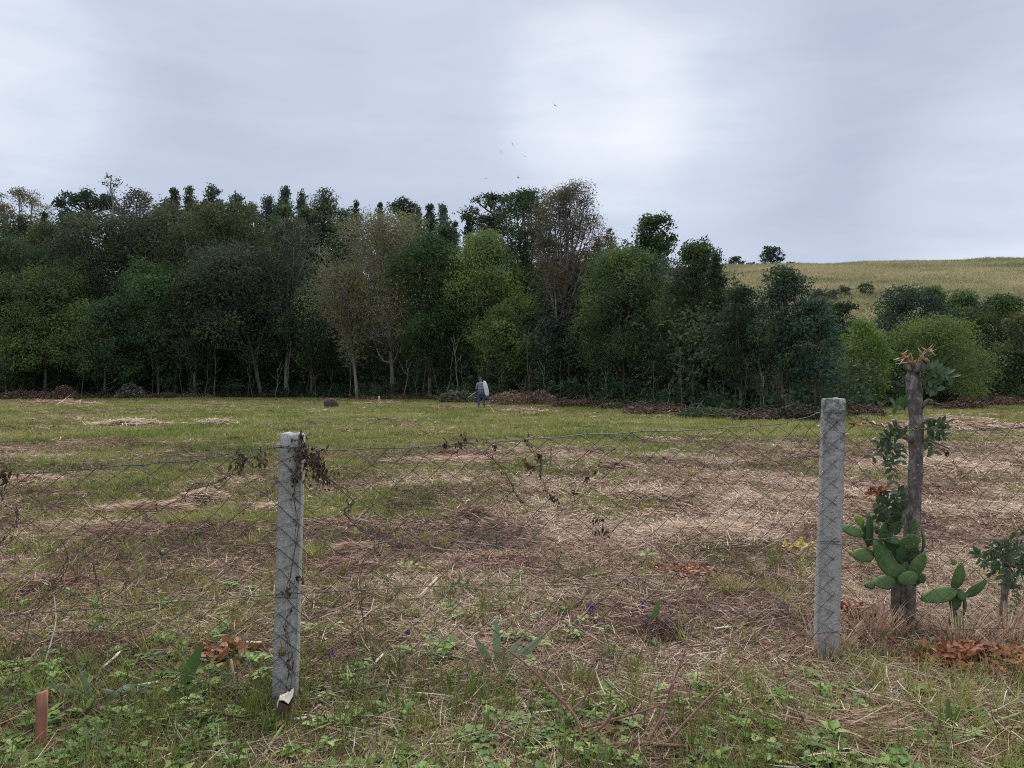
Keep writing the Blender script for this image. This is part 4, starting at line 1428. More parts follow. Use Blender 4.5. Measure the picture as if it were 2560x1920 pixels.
def rosette_mesh(seed, n, L, W, mat, up=0.6, stem=0.0, trio=False):
    r = rng_of(seed)
    mb = MB()
    for k in range(n):
        a = k * 2.4 + r.uniform(-0.5, 0.5)
        h = np.array([math.cos(a), math.sin(a), 0])
        if trio:
            q = h * r.uniform(0, 0.07)
            z = r.uniform(0.015, 0.06)
            mb.tube([q * 0.7, q + [0, 0, z]], 0.0009, 3, 0.4, cap=False)
            v = r.uniform(0.1, 0.8)
            for b in range(3):
                e = a + b * 2.094
                oval(mb, q + [0, 0, z], np.array([math.cos(e), math.sin(e), 0.1]), (0, 0, 1), L * r.uniform(0.7, 1.2), W, v, 0.1, 2)
        else:
            z0 = np.array([0, 0, r.uniform(0, stem)])
            d = h + np.array([0, 0, r.uniform(0.1, up)])
            oval(mb, z0 + h * 0.006, d, (0, 0, 1) - h * 0.2, L * r.uniform(0.6, 1.2), W * r.uniform(0.7, 1.2), r.uniform(0.1, 0.85), r.uniform(0.1, 0.5), 3)
    if stem:
        mb.tube([[0, 0, 0], [r.normal(0, 0.01), r.normal(0, 0.01), stem]], 0.002, 4, 0.3, cap=False)
    return mb.mesh('herb', MATS[mat])


clover = [rosette_mesh(300 + k, 16, 0.022, 0.022, 'herb', trio=True) for k in range(4)]
broad = [rosette_mesh(310 + k, 9, 0.075, 0.034, 'herb', 0.9, 0.05) for k in range(3)] + [rosette_mesh(315 + k, 14, 0.045, 0.026, 'herb', 1.0, 0.09) for k in range(3)]


def weed_prob(x, y):
    strip = sstep(4.3, 3.3, y + 0.10 * x) * (0.12 + 1.1 * patch(x, y, 0.55, 52, 0.44, 0.62))
    left = 0.40 * patch(x, y, 0.7, 54, 0.42, 0.62) * sstep(6.4, 4.0, y) * sstep(1.8, 0.0, x)
    return np.clip(strip + left, 0, 1)


def herb_tint(x, y, r):
    return (fbm(x, y, 0.7, 86, 3) - 0.5) * 0.5 + r.normal(0, 0.07, len(x))


field('weeds', 'low clover and small weeds along the near side of the fence', 21, 5200, 2.3, 6.0, lambda x, y: weed_prob(x, y) * 0.8, clover, 0.55, 1.3, herb_tint, 'weeds', 1.3)
field('weeds', 'broad leaved small weeds around the fence', 22, 2600, 2.3, 8.0, lambda x, y: np.clip(weed_prob(x, y) * 0.32 + 0.03, 0, 1), broad, 0.4, 1.3, herb_tint, 'weeds', 1.3)
grass_long = [tuft_mesh(320 + k, 15, 0.035, 0.08, 0.24, 0.005, 0.8, 'grass', 4, (0.1, 0.7)) for k in range(5)]
field('grass', 'longer green grass blades around the fence', 23, 8000, 2.3, 7.5, lambda x, y: np.clip(0.95 * sstep(4.6, 3.5, y + 0.1 * x) * (0.4 + patch(x, y, 0.6, 59, 0.4, 0.6)) + 0.5 * patch(x, y, 0.8, 57, 0.5, 0.65), 0, 1) * 0.6, grass_long, 0.6, 1.2, green_tint, 'grass', 1.2)

field('grass', 'fresh green grass shoots standing in the straw', 26, 2600, 4.2, 15.0, lambda x, y: 0.12 + 0.5 * patch(x, y, 0.9, 58, 0.52, 0.66), grass_long, 0.5, 1.0, lambda x, y, r: 0.12 + r.normal(0, 0.12, len(x)), 'grass', 1.1)


def curled_leaves(seed, n=7):
    r = rng_of(seed)
    mb = MB()
    for _ in range(n):
        p = np.array([r.normal(0, 0.07), r.normal(0, 0.07), r.uniform(0.006, 0.03)])
        a = r.uniform(0, 6.28)
        oval(mb, p, (math.cos(a), math.sin(a), r.normal(0.05, 0.25)), (r.normal(0, 0.4), r.normal(0, 0.4), 1), r.uniform(0.03, 0.075), r.uniform(0.015, 0.035), r.uniform(0, 1), r.normal(0, 0.35), 3)
    return mb.mesh('fallen_leaf', MATS['litter'])


leafy('litter', [(0, (0.05, 0.028, 0.018)), (0.35, (0.15, 0.075, 0.040)), (0.6, (0.30, 0.18, 0.09)), (0.82, (0.46, 0.33, 0.18)), (1, (0.62, 0.52, 0.38))], trans=0.12, jitter=0, tint=True)
field('leaf_litter', 'curled dead leaves strewn under the fence', 24, 2600, 2.3, 7.5, lambda x, y: np.clip(0.25 + 0.75 * patch(x, y, 0.8, 64, 0.45, 0.62) * sstep(1.5, -1.0, x), 0, 1), [curled_leaves(330 + k) for k in range(5)], 0.5, 1.15, lambda x, y, r: r.normal(0, 0.14, len(x)), 'leaf litter', 1.2)


def stem_mesh(seed):
    r = rng_of(seed)
    mb = MB()
    for _ in range(6):
        p0 = np.array([r.normal(0, 0.05), r.normal(0, 0.05), -0.01])
        p1 = p0 + np.array([r.normal(0, 0.05), r.normal(0, 0.05), r.uniform(0.06, 0.2)])
        q = curve_path(p0, p1, r, wob=0.015, n=5)
        v = r.uniform(0.02, 0.45)
        mb.tube(q, np.linspace(0.0022, 0.001, 5), 3, v, cap=False)
        for _k in range(2):
            s0 = q[r.integers(2, 5)]
            mb.tube([s0, s0 + np.array([r.normal(0, 0.025), r.normal(0, 0.025), r.uniform(0.0, 0.04)])], [0.0013, 0.0007], 3, v, cap=False)
        k = 3
        cc = q[r.integers(1, 5, k)] + r.normal(0, 0.01, (k, 3))
        ax = unit(r.normal(0, 1, (k, 3)))
        mb.leaves(cc, ax, unit(np.cross(ax, r.normal(0, 1, (k, 3)))), 0.022, 0.010, r.uniform(0.05, 0.5, k))
    return mb.mesh('dead_stem', MATS['straw'])


field('dead_stems', 'thin brown dead weed stems standing along the fence', 27, 1700, 2.4, 8.0, lambda x, y: np.clip(0.15 + 0.8 * patch(x, y, 0.7, 67, 0.45, 0.6), 0, 1), [stem_mesh(360 + k) for k in range(6)], 0.6, 1.2, lambda x, y, r: r.normal(0, 0.10, len(x)), 'dead stems', 1.2)


def stick_mesh(seed):
    r = rng_of(seed)
    mb = MB()
    L = r.uniform(0.16, 0.5)
    p = curve_path((-L / 2, 0, 0.012), (L / 2, r.normal(0, 0.03), r.uniform(0.01, 0.05)), r, lift=0.01, wob=0.02, n=7)
    mb.tube(p, np.linspace(r.uniform(0.002, 0.0045), 0.0016, 7), 4, r.uniform(0.1, 0.9))
    return mb.mesh('stick', MATS['straw'])


field('stick_litter', 'thin dry stalks strewn about the fence', 25, 1500, 2.3, 11.0, lambda x, y: np.full(len(x), 0.8), [stick_mesh(340 + k) for k in range(8)], 0.7, 1.3, lambda x, y, r: r.normal(0, 0.2, len(x)), 'stalks', 1.2, 0.18)

# ------------------------------------------------------------------ straw heaps, mound, stakes in the field
def straw_heap(label, x0, x1, py, h, n, seed, tint=0.0, L=0.5, W=0.012, dep=0.5, flow=None):
    r = rng_of(seed)
    c0 = G((x0 + x1) / 2, py)
    m = c0[1] / F
    w = (x1 - x0) * m / 2
    root = empty('straw_heap', c0, label, 'straw heap', 'heaps of cut straw on the field')
    x, y = r.normal(0, 0.42, n) * w, r.normal(0, 0.42, n) * dep
    x = np.clip(x, -w, w)
    top = h * np.exp(-(x / w) ** 2 * 1.6 - (y / dep) ** 2 * 1.4) * (0.5 + fbm(x + c0[0], y, max(0.25, w * 0.3), seed, 3))
    z = gh(x + c0[0], y + c0[1]) - c0[2] + 0.03 + top * r.uniform(0.1, 1.0, n) ** 0.6
    a = r.uniform(0, 6.28, n) if flow is None else r.normal(flow, 0.35, n) + (r.uniform(0, 1, n) < 0.5) * np.pi
    d = unit(np.stack([np.cos(a), np.sin(a), r.normal(0.02, 0.16, n)], -1))
    up = np.array([0, 0, 1.0])
    bend = np.stack([-np.sin(a), np.cos(a), np.zeros(n)], -1) * r.normal(0, 0.14, n)[:, None] + up * r.normal(-0.02, 0.10, n)[:, None]
    side = unit(np.cross(d, up) + up * r.normal(0, 0.8, n)[:, None])
    Ls = L * r.uniform(0.4, 1.2, n)
    base = np.stack([x, y, z], -1) - d * Ls[:, None] * 0.5
    base[:, 2] = np.maximum(base[:, 2], 0.005)
    v = np.clip(0.6 + tint + r.normal(0, 0.17, n), 0, 1)
    o = MB().blade(base, d, Ls, W * r.uniform(0.6, 1.3, n), bend, side, 3, v).build('straw', MATS['straw'], root)
    o['kind'] = 'stuff'
    return root


straw_heap('pale straw strip near the left heap of brush', 6, 106, 404.5, 0.20, 600, 701, 0.02, 1.2, 0.035, 0.9)
straw_heap('pale straw heap of broad stalks on the left far field', 88, 172, 425, 0.18, 620, 702, 0.22, 0.7, 0.028, 0.55)
straw_heap('small pale straw heap right of the left far one', 190, 240, 424, 0.16, 260, 703, 0.2, 0.6, 0.024, 0.5)
straw_heap('long pinkish straw swath behind the left panel of mesh', 88, 200, 514, 0.10, 1500, 704, 0.02, 0.42, 0.009, 0.22, 0.08)
straw_heap('rounded straw heap at the end of the pinkish swath', 180, 224, 503, 0.15, 900, 705, 0.04, 0.35, 0.008, 0.35)
straw_heap('small straw heap touching the left post', 254, 290, 513, 0.10, 500, 706, 0.08, 0.3, 0.007, 0.2)
straw_heap('flat bundle of straw right of the left post', 334, 376, 553, 0.07, 420, 707, -0.05, 0.30, 0.006, 0.14, 0.0)
straw_heap('straw heap on the far left seen through the mesh top', 2, 60, 485, 0.14, 800, 708, 0.02, 0.4, 0.010, 0.4)
straw_heap('broad tan straw heap in front of the right post', 620, 780, 540, 0.14, 3600, 709, 0.10, 0.32, 0.0065, 0.55)
straw_heap('tan straw swath on the right middle of the field', 590, 700, 497, 0.08, 1600, 710, 0.06, 0.45, 0.011, 0.5)
straw_heap('tan straw heap behind the lopped trunk', 860, 1020, 470, 0.12, 2200, 711, 0.10, 0.5, 0.014, 0.8)
straw_heap('dry straw bank before the brush at the right edge', 880, 1030, 428, 0.35, 1700, 712, 0.02, 0.7, 0.03, 1.6)
straw_heap('loose straw by the feet of the man', 492, 560, 412, 0.12, 420, 713, -0.02, 0.8, 0.03, 1.0)
straw_heap('brown straw on the grass left of the man', 428, 470, 408, 0.10, 240, 714, -0.1, 0.7, 0.03, 0.8)
straw_heap('brown straw patch near the small upright stake', 352, 416, 404, 0.10, 300, 715, -0.08, 0.9, 0.035, 1.2)
straw_heap('dry straw heap behind the right panel of mesh', 830, 900, 500, 0.10, 900, 716, 0.06, 0.35, 0.009, 0.5)
straw_heap('dark brown cut stalks in the middle right of the field', 590, 640, 470, 0.10, 380, 717, -0.28, 0.4, 0.011, 0.5)
straw_heap('long straw swath lying behind the middle mesh', 380, 520, 462, 0.06, 700, 718, 0.05, 0.6, 0.013, 0.4, 0.0)

straw_heap('dark brown weed clump behind the middle mesh', 452, 492, 519, 0.12, 700, 731, -0.36, 0.22, 0.008, 0.35)
straw_heap('blackish debris heap before the sword leaved plant and right post', 636, 690, 637, 0.08, 900, 732, -0.55, 0.20, 0.005, 0.22)
straw_heap('purplish brown weed bed behind the left panel', 60, 200, 536, 0.07, 2200, 733, -0.32, 0.22, 0.007, 0.5)
straw_heap('reddish brown cut weeds behind the left post', 300, 400, 572, 0.06, 1500, 734, -0.28, 0.20, 0.006, 0.4)
straw_heap('brown weed bed at the left edge behind the mesh', -20, 110, 590, 0.07, 1800, 735, -0.30, 0.20, 0.006, 0.4)
straw_heap('brown cut stems in the middle behind the mesh', 420, 560, 566, 0.06, 1800, 736, -0.22, 0.22, 0.006, 0.4)

solid('earth', (0.035, 0.022, 0.017), (0.11, 0.068, 0.05), 9, bump=0.9, dist=0.05)
solid('red_earth', (0.13, 0.045, 0.022), (0.32, 0.13, 0.065), 14, bump=0.9, dist=0.02)


def lump(name, label, c, rx, ry, h, mat, cat, seed, group=None, n=14):
    r = rng_of(seed)
    mb = MB()
    rings = []
    for i in range(n):
        t = i / (n - 1)
        a = np.linspace(0, 2 * np.pi, 20, endpoint=False)
        q = math.cos(t * math.pi / 2) ** 0.8
        nz = 1 + 0.35 * (fbm(np.cos(a) * 2 + t, np.sin(a) * 2, 0.7, seed, 3) - 0.5) * 2 * (1 if i < n - 1 else 0)
        rings.append(np.stack([np.cos(a) * rx * q * nz, np.sin(a) * ry * q * nz, np.full(20, h * math.sin(t * math.pi / 2)) * (0.9 + 0.2 * nz * 0.5) - 0.03], -1))
    V = np.concatenate(rings)
    i, j = np.meshgrid(np.arange(n - 1), np.arange(20), indexing='ij')
    mb.add(V, np.stack([i * 20 + j, i * 20 + (j + 1) % 20, (i + 1) * 20 + (j + 1) % 20, (i + 1) * 20 + j], -1).reshape(-1, 4))
    o = mb.build(name, MATS[mat], smooth=True)
    o.location = c
    return tag(o, label, cat, group)


lump('earth_mound', 'dark brown conical earth mound on the far grass', G(331, 407.5), 0.46, 0.42, 0.55, 'earth', 'mound', 801)
lump('earth_mound', 'small flat dark mound on the far left grass', G(27, 408), 0.5, 0.4, 0.16, 'earth', 'mound', 802)
for k, (px, py, s, lab) in enumerate(((926, 646, 0.055, 'biggest red clay clod at the foot of the second cactus'), (935, 636, 0.04, 'smaller red clay clod on top of the biggest one'), (873, 650, 0.03, 'flat red clay clod between right post and cactus'), (1017, 690, 0.03, 'red clay clod at the right edge of the photo'))):
    lump('clay_clod', lab, G(px, py) + np.array([0, 0, 0.04 if k == 1 else 0]), s, s * 0.8, s * 0.9, 'red_earth', 'clod', 810 + k, 'red clay clods', 9)

solid('stake_wood', (0.24, 0.105, 0.068), (0.38, 0.185, 0.12), 20, stretch=(1, 1, 0.12), bump=0.3, dist=0.004)
solid('pale_wood', (0.40, 0.31, 0.20), (0.62, 0.53, 0.39), 25, stretch=(1, 1, 0.2), bump=0.4, dist=0.004)
solid('cut_white', (0.50, 0.42, 0.32), (0.78, 0.72, 0.62), 40, bump=0.8, dist=0.006)
solid('stump_bark', (0.060, 0.035, 0.026), (0.17, 0.10, 0.075), 30, bump=0.8, dist=0.01)


def stake(name, label, px, py, h, w, mat, tilt=0.0, cat='stake', seed=0, topcut=0.25):
    r = rng_of(seed + 820)
    mb = MB()
    c = G(px, py)
    V = []
    for i in range(6):
        t = i / 5
        z = -0.08 + (h + 0.08) * t
        q = np.array([[-1, -1], [1, -1], [1, 1], [-1, 1]], float) * w / 2 * (1 + r.normal(0, 0.02, (4, 1)))
        rz = 0.35
        q = q @ np.array([[math.cos(rz), math.sin(rz)], [-math.sin(rz), math.cos(rz)]])
        zz = np.full((4, 1), z) + (q[:, :1] * topcut if i == 5 else 0)
        V.append(np.concatenate([q + np.array([tilt * z, 0]), zz], 1))
    V = np.concatenate(V)
    q = [[i * 4 + j, i * 4 + (j + 1) % 4, i * 4 + 4 + (j + 1) % 4, i * 4 + 4 + j] for i in range(5) for j in range(4)] + [[20, 21, 22, 23]]
    o = mb.add(V, q).build(name, MATS[mat])
    o.location = c
    return tag(o, label, cat)


stake('wooden_stake', 'reddish brown square wooden stake at the lower left', 41, 752, 0.26, 0.038, 'stake_wood', 0.02, seed=1)
stake('wooden_stake', 'short stub of stake at the lower left edge', 8, 730, 0.075, 0.016, 'stake_wood', seed=2)
stake('wooden_stake', 'tiny pale upright stake on the far grass', 379, 406.5, 0.62, 0.09, 'pale_wood', seed=3)


def stalk(name, label, pts, rad, mat, cat, group=None, tip=None, n=6):
    p = np.asarray(pts, float)
    if len(p) > 2:
        p = smooth_path(p, len(p) * 3)
    o0 = p[0].copy()
    root = empty(name, o0, label, cat, group)
    MB().tube(p - o0, np.linspace(rad, rad * 0.7, len(p)), n).build('shaft', MATS[mat], root, True)
    if tip:
        d = unit(p[-1] - p[-2])
        MB().tube([p[-1] - o0, p[-1] - o0 + d * rad * 0.35], rad * 0.66, n).build('cut_end', MATS[tip], root)
    return root


def S(px, py, h=0.0, d=None):
    g = G(px, py)
    return g + np.array([0, 0, h + 0.022])


def up_stalk(label, px, py, h, rad, dx=0.0, mat='pale_wood', group='cut stalks by the left post', name='cut_stalk'):
    g = G(px, py)
    return stalk(name, label, [g - [0, 0, 0.03], g + [dx * 0.5, 0, h * 0.5], g + [dx, 0.01, h]], rad, mat, 'stalk', group, 'cut_white')


up_stalk('tallest tan cut stalk left of the left post', 237, 690, 0.155, 0.0085, -0.035)
up_stalk('short tan cut stalk right of the tallest one', 247, 690, 0.075, 0.011, 0.0)
up_stalk('shortest tan cut stalk beside the left post', 241, 694, 0.06, 0.008, 0.02)

# stump at the foot of the left post
st = empty('stump', G(282, 729), 'small cut stump with ragged white top before the left post', 'stump')
r_ = rng_of(830)
a_ = np.linspace(0, 2 * np.pi, 12, endpoint=False)
sb = MB()
rings = []
for z, q, dx in ((-0.05, 0.050, -0.004), (0.05, 0.040, 0.0), (0.10, 0.038, 0.010), (0.135, 0.042, 0.018)):
    rings.append(np.stack([np.cos(a_) * q * (1 + r_.normal(0, 0.12, 12)) + dx, np.sin(a_) * q * 0.8 * (1 + r_.normal(0, 0.1, 12)), np.full(12, z) + (np.cos(a_) * 0.022 + r_.normal(0, 0.012, 12) if z > 0.12 else 0)], -1))
Vs = np.concatenate(rings)
sb.add(Vs, [[i * 12 + j, i * 12 + (j + 1) % 12, i * 12 + 12 + (j + 1) % 12, i * 12 + 12 + j] for i in range(3) for j in range(12)])
sb.build('bark', MATS['stump_bark'], st)
tb = MB()
top_r = rings[-1] + np.array([0, 0, 0.004])
for k in range(3):
    q = top_r.mean(0) + (top_r - top_r.mean(0)) * (1.03 - 0.3 * k)
    q[:, 2] += 0.012 * (k > 0) + r_.normal(0, 0.006, 12)
    tb.V.append(q); tb.A.append(np.full(12, 0.5)); tb.n += 12
for k in range(2):
    tb.Q.append(np.array([[k * 12 + j, k * 12 + (j + 1) % 12, k * 12 + 12 + (j + 1) % 12, k * 12 + 12 + j] for j in range(12)]))
tb.T.append(np.array([[24, 24 + j, 25 + j] for j in range(1, 11)]))
tb.build('cut_face', MATS['cut_white'], st)


# loose chips and logs on the ground
def chip(label, px, py, L, W, ang, mat, seed, up=0.02, name='wood_chip', tip=0.0):
    r = rng_of(seed)
    c = G(px, py)
    V = []
    n = 6
    for i in range(n):
        t = i / (n - 1)
        w = W * (0.35 + 0.65 * math.sin(math.pi * (0.15 + 0.75 * t))) * r.uniform(0.85, 1.15)
        x = (t - 0.5) * L
        z = up + 0.03 + tip * t * L
        q = np.array([[x, -w / 2, z], [x, w / 2, z + 0.003], [x, w / 2 * 0.8, z + W * 0.35], [x, -w / 2 * 0.8, z + W * 0.3]])
        V.append(q + r.normal(0, W * 0.05, (4, 3)))
    V = np.concatenate(V)
    ca, sa = math.cos(ang), math.sin(ang)
    V[:, :2] = V[:, :2] @ np.array([[ca, sa], [-sa, ca]])
    q = [[i * 4 + j, i * 4 + (j + 1) % 4, i * 4 + 4 + (j + 1) % 4, i * 4 + 4 + j] for i in range(n - 1) for j in range(4)] + [[3, 2, 1, 0], [n * 4 - 4, n * 4 - 3, n * 4 - 2, n * 4 - 1]]
    o = MB().add(V, q).build(name, MATS[mat])
    o.location = c
    return tag(o, label, 'wood chip', 'loose wood chips on the ground')


chip('white pointed splinter standing left of the long green leaf', 112, 672, 0.11, 0.02, 1.1, 'cut_white', 841, 0.01, tip=0.5)
chip('pale pinkish log chip beside the left post', 252, 652, 0.11, 0.035, -0.1, 'pale_wood', 842)
chip('tan wood chip standing slanted in the middle', 428, 602, 0.20, 0.035, 0.9, 'pale_wood', 843, 0.01, tip=0.55)
chip('white chip on the straw before the right post', 723, 636, 0.12, 0.022, 0.3, 'cut_white', 844)
chip('white chip near the bottom right', 815, 754, 0.045, 0.035, 0.5, 'cut_white', 845)
chip('long white peeled splinter right of the left post', 376, 672, 0.16, 0.016, 1.2, 'cut_white', 846, 0.01, tip=0.2)
chip('pale chip left of the lowest cut stalks', 148, 694, 0.09, 0.02, 0.5, 'cut_white', 847)
chip('small white chip under the lobed leaf plant', 300, 730, 0.06, 0.02, 0.3, 'cut_white', 848)
chip('slanted pale stalk end near the bottom middle right', 825, 715, 0.14, 0.014, -1.0, 'cut_white', 849, 0.01, tip=0.15)

# lying branches
solid('red_twig', (0.13, 0.062, 0.05), (0.29, 0.15, 0.12), 25, bump=0.2, dist=0.003)
solid('green_stalk', (0.16, 0.20, 0.075), (0.34, 0.36, 0.16), 18, bump=0.1)


def B_(x, y, d):
    return P(280 + 0.1808 * x, 560 + 0.1808 * y, d)


def C_(x, y, d):
    return P(640 + 0.1736 * x, 560 + 0.1736 * y, d)


fb = empty('fallen_branch', (B_(1640, 1095, 3.17)[0], 3.17, 0.0), 'reddish forked branch lying across the near ground', 'branch')
fo = np.array(fb.location)
for nm, pts, r0, r1, tipm in (
        ('stem', [B_(1615, 1112, 3.14), B_(1660, 1080, 3.17), B_(1820, 1025, 3.2), B_(2000, 1013, 3.2), B_(2120, 1018, 3.19), C_(60, 1062, 3.17), C_(240, 1072, 3.15), C_(420, 1088, 3.14)], 0.011, 0.006, None),
        ('limb', [B_(1660, 1080, 3.17), B_(1668, 935, 3.28), B_(1610, 830, 3.36), B_(1500, 720, 3.42), B_(1400, 610, 3.46), B_(1330, 550, 3.48), B_(1220, 470, 3.5)], 0.0085, 0.0028, None),
        ('limb', [B_(1612, 832, 3.36), B_(1690, 760, 3.4), B_(1738, 650, 3.42), B_(1745, 620, 3.42)], 0.0055, 0.004, (B_(1745, 620, 3.42), B_(1760, 572, 3.43), 0.0042)),
        ('limb', [B_(1666, 1000, 3.22), B_(1780, 925, 3.26), B_(1840, 845, 3.28)], 0.0065, 0.005, (B_(1840, 845, 3.28), B_(1862, 800, 3.28), 0.006)),
        ('limb', [B_(1668, 935, 3.28), B_(1850, 880, 3.34), B_(2000, 840, 3.38), B_(2110, 800, 3.44)], 0.006, 0.003, None),
        ('limb', [B_(2030, 1012, 3.2), B_(2120, 850, 3.3), B_(2190, 650, 3.36), C_(150, 800, 3.42), C_(250, 560, 3.5), C_(300, 380, 3.56), C_(335, 180, 3.62)], 0.0062, 0.002, None),
        ('limb', [C_(140, 1045, 3.18), C_(330, 860, 3.3), C_(510, 680, 3.42), C_(620, 565, 3.5), C_(900, 430, 3.62)], 0.0058, 0.002, None),
        ('limb', [C_(265, 500, 3.52), C_(420, 485, 3.55), C_(600, 515, 3.58)], 0.0026, 0.0015, None),
        ('limb', [B_(1790, 660, 3.44), B_(1850, 720, 3.44), B_(1950, 800, 3.44), B_(2010, 838, 3.40)], 0.003, 0.002, None)):
    if nm == 'limb' and pts[0][0] == C_(140, 1045, 3.18)[0]:
        pts[0] = C_(140, 1066, 3.165)
    p = smooth_path(pts, len(pts) * 4)
    lb = MB().tube(p - fo, np.linspace(r0 * 1.15, r1 * 1.15, len(p)), 6).build(nm, MATS['red_twig'], fb, True)
    if tipm:
        MB().tube([tipm[0] - fo, (tipm[0] * 0.4 + tipm[1] * 0.6) - fo, tipm[1] - fo], [tipm[2], tipm[2] * 0.8, 0.0012], 5).build('broken_tip', MATS['cut_white'], fb)

LY = 'cut branches and stalks lying on the near ground'
stalk('lying_stick', 'pale peeled bent stick near the bottom middle', [S(524, 712, 0.02), S(530, 724, 0.02), S(542, 730, 0.015), S(556, 732, 0.01)], 0.006, 'pale_wood', 'stick', LY)
stalk('lying_stick', 'grey green straight stick left of the forked branch', [S(522, 707, 0.03), S(545, 714, 0.02), S(562, 717, 0.02)], 0.006, 'twig', 'stick', LY, 'cut_white')
stalk('lying_stick', 'pale green long stalk along the bottom edge', [S(410, 754, 0.02), S(440, 750, 0.03), S(482, 745, 0.03)], 0.005, 'green_stalk', 'stick', LY)
stalk('lying_stick', 'brown curved stick left of the long pale stalk', [S(396, 758, 0.01), S(412, 745, 0.03), S(440, 737, 0.04)], 0.006, 'red_twig', 'stick', LY)
stalk('lying_stick', 'dark red stick end at the bottom middle', [S(488, 757, 0.01), S(500, 752, 0.03), S(512, 748, 0.04)], 0.006, 'red_twig', 'stick', LY)
stalk('lying_stick', 'thick pale green stalk at the lower right edge', [S(962, 748, 0.03), S(990, 738, 0.04), S(1024, 727, 0.05), S(1050, 722, 0.05)], 0.008, 'green_stalk', 'stick', LY)
stalk('lying_stick', 'thin pale green stalk below the thick one', [S(985, 739, 0.03), S(1024, 739, 0.03), S(1050, 740, 0.03)], 0.006, 'green_stalk', 'stick', LY)
stalk('lying_stick', 'split pale green stalk right of the stump', [S(263, 766, 0.015), S(275, 749, 0.03), S(285, 737, 0.04)], 0.009, 'green_stalk', 'stick', LY)
stalk('lying_stick', 'thin green stalk at the bottom left', [S(68, 752, 0.02), S(95, 757, 0.02), S(120, 764, 0.02)], 0.006, 'green_stalk', 'stick', LY)
stalk('lying_stick', 'yellow green stalk by the stake foot', [S(36, 755, 0.02), S(50, 763, 0.01), S(62, 768, 0.01)], 0.007, 'green_stalk', 'stick', LY)
stalk('lying_stick', 'thin upright grey stem left of the cut leaves', [S(42, 676, 0.0), S(50, 660, 0.06), S(57, 640, 0.10), S(54, 620, 0.14)], 0.005, 'bark_pale', 'stick', LY)
stalk('lying_stick', 'bleached curving branch behind the middle mesh', [S(430, 545, 0.03), S(430, 551, 0.03), S(438, 556, 0.04), S(462, 559, 0.05), S(490, 562, 0.03)], 0.008, 'bark_pale', 'stick', LY)
stalk('lying_stick', 'bleached forked branch right of the curving one', [S(456, 548, 0.04), S(488, 552, 0.05), S(510, 555, 0.04), S(498, 566, 0.03), S(480, 578, 0.02)], 0.006, 'bark_pale', 'stick', LY)
stalk('lying_stick', 'long dark stick lying before the right post', [S(680, 552, 0.05), S(720, 550, 0.06), S(770, 548, 0.05)], 0.008, 'twig', 'stick', LY)
stalk('lying_stick', 'grey stick crossing the dark one before the right post', [S(700, 556, 0.03), S(730, 556, 0.06), S(762, 553, 0.04)], 0.007, 'bark', 'stick', LY)
stalk('lying_stick', 'thin branch lying before the right post foot', [S(800, 640, 0.02), S(760, 632, 0.05), S(720, 622, 0.08), S(690, 610, 0.10)], 0.004, 'twig', 'stick', LY)
stalk('lying_stick', 'thin dark stick leaning at the bottom right', [S(775, 745, 0.01), S(800, 725, 0.04), S(812, 712, 0.06)], 0.004, 'twig', 'stick', LY)
stalk('lying_stick', 'short stub leaning against the foot of the cactus', [S(920, 640, 0.01), S(914, 628, 0.05), S(911, 614, 0.09)], 0.006, 'twig', 'stick', LY)

# bottom right: a sheaf of brown stalks
straw_heap('sheaf of brown cut stalks at the bottom right', 780, 960, 742, 0.05, 700, 719, -0.12, 0.32, 0.006, 0.28, -0.15)


# ------------------------------------------------------------------ leafy plants
leafy('blade_green', [(0, (0.12, 0.17, 0.10)), (0.5, (0.21, 0.28, 0.165)), (1, (0.34, 0.40, 0.24))], trans=0.15, jitter=0.1)
leafy('leaf_green', [(0, (0.060, 0.115, 0.028)), (0.5, (0.115, 0.20, 0.050)), (1, (0.21, 0.30, 0.09))], trans=0.25, jitter=0.12)
leafy('leaf_deep', [(0, (0.028, 0.058, 0.020)), (0.5, (0.058, 0.105, 0.040)), (1, (0.125, 0.185, 0.075))], trans=0.2, jitter=0.12, spec=0.5)


def sword_leaf(parent, o0, base, tip, W, mat, v=0.5, bow=0.04, label=None):
    base, tip = np.asarray(base), np.asarray(tip)
    d = tip - base
    L = np.linalg.norm(d)
    d = d / L
    side = unit(np.cross(d, np.array([0.1, 1.0, 0.15])))
    nrm = np.cross(side, d)
    n = 9
    rows = []
    for k in range(n):
        t = k / (n - 1)
        w = W / 2 * (0.75 + 0.5 * math.sin(t * 2.4)) * (1 - t ** 3.5) + 0.0006
        c = base + d * L * t + nrm * bow * L * (t * t - t)
        rows += [c - side * w + nrm * w * 0.35, c, c + side * w + nrm * w * 0.35]
    V = np.array(rows) - o0
    q = [[k * 3 + j, k * 3 + j + 1, k * 3 + j + 4, k * 3 + j + 3] for k in range(n - 1) for j in range(2)]
    o = MB().add(V, q, v).build('leaf', MATS[mat], parent, True)
    if label:
        o['label'] = label
    return o


def sword_plant(label, base_px, tips, W, mat, name='sword_plant', cat='plant', back=0.0):
    g = G(*base_px)
    root = empty(name, g, label, cat)
    for k, (tx, ty, dd) in enumerate(tips):
        b = g + np.array([(k - len(tips) / 2) * W * 0.5, 0.01 * (k % 2), -0.02])
        sword_leaf(root, g, b, P(tx, ty, g[1] + dd), W * 1.2, mat, 0.35 + 0.13 * k)
    return root


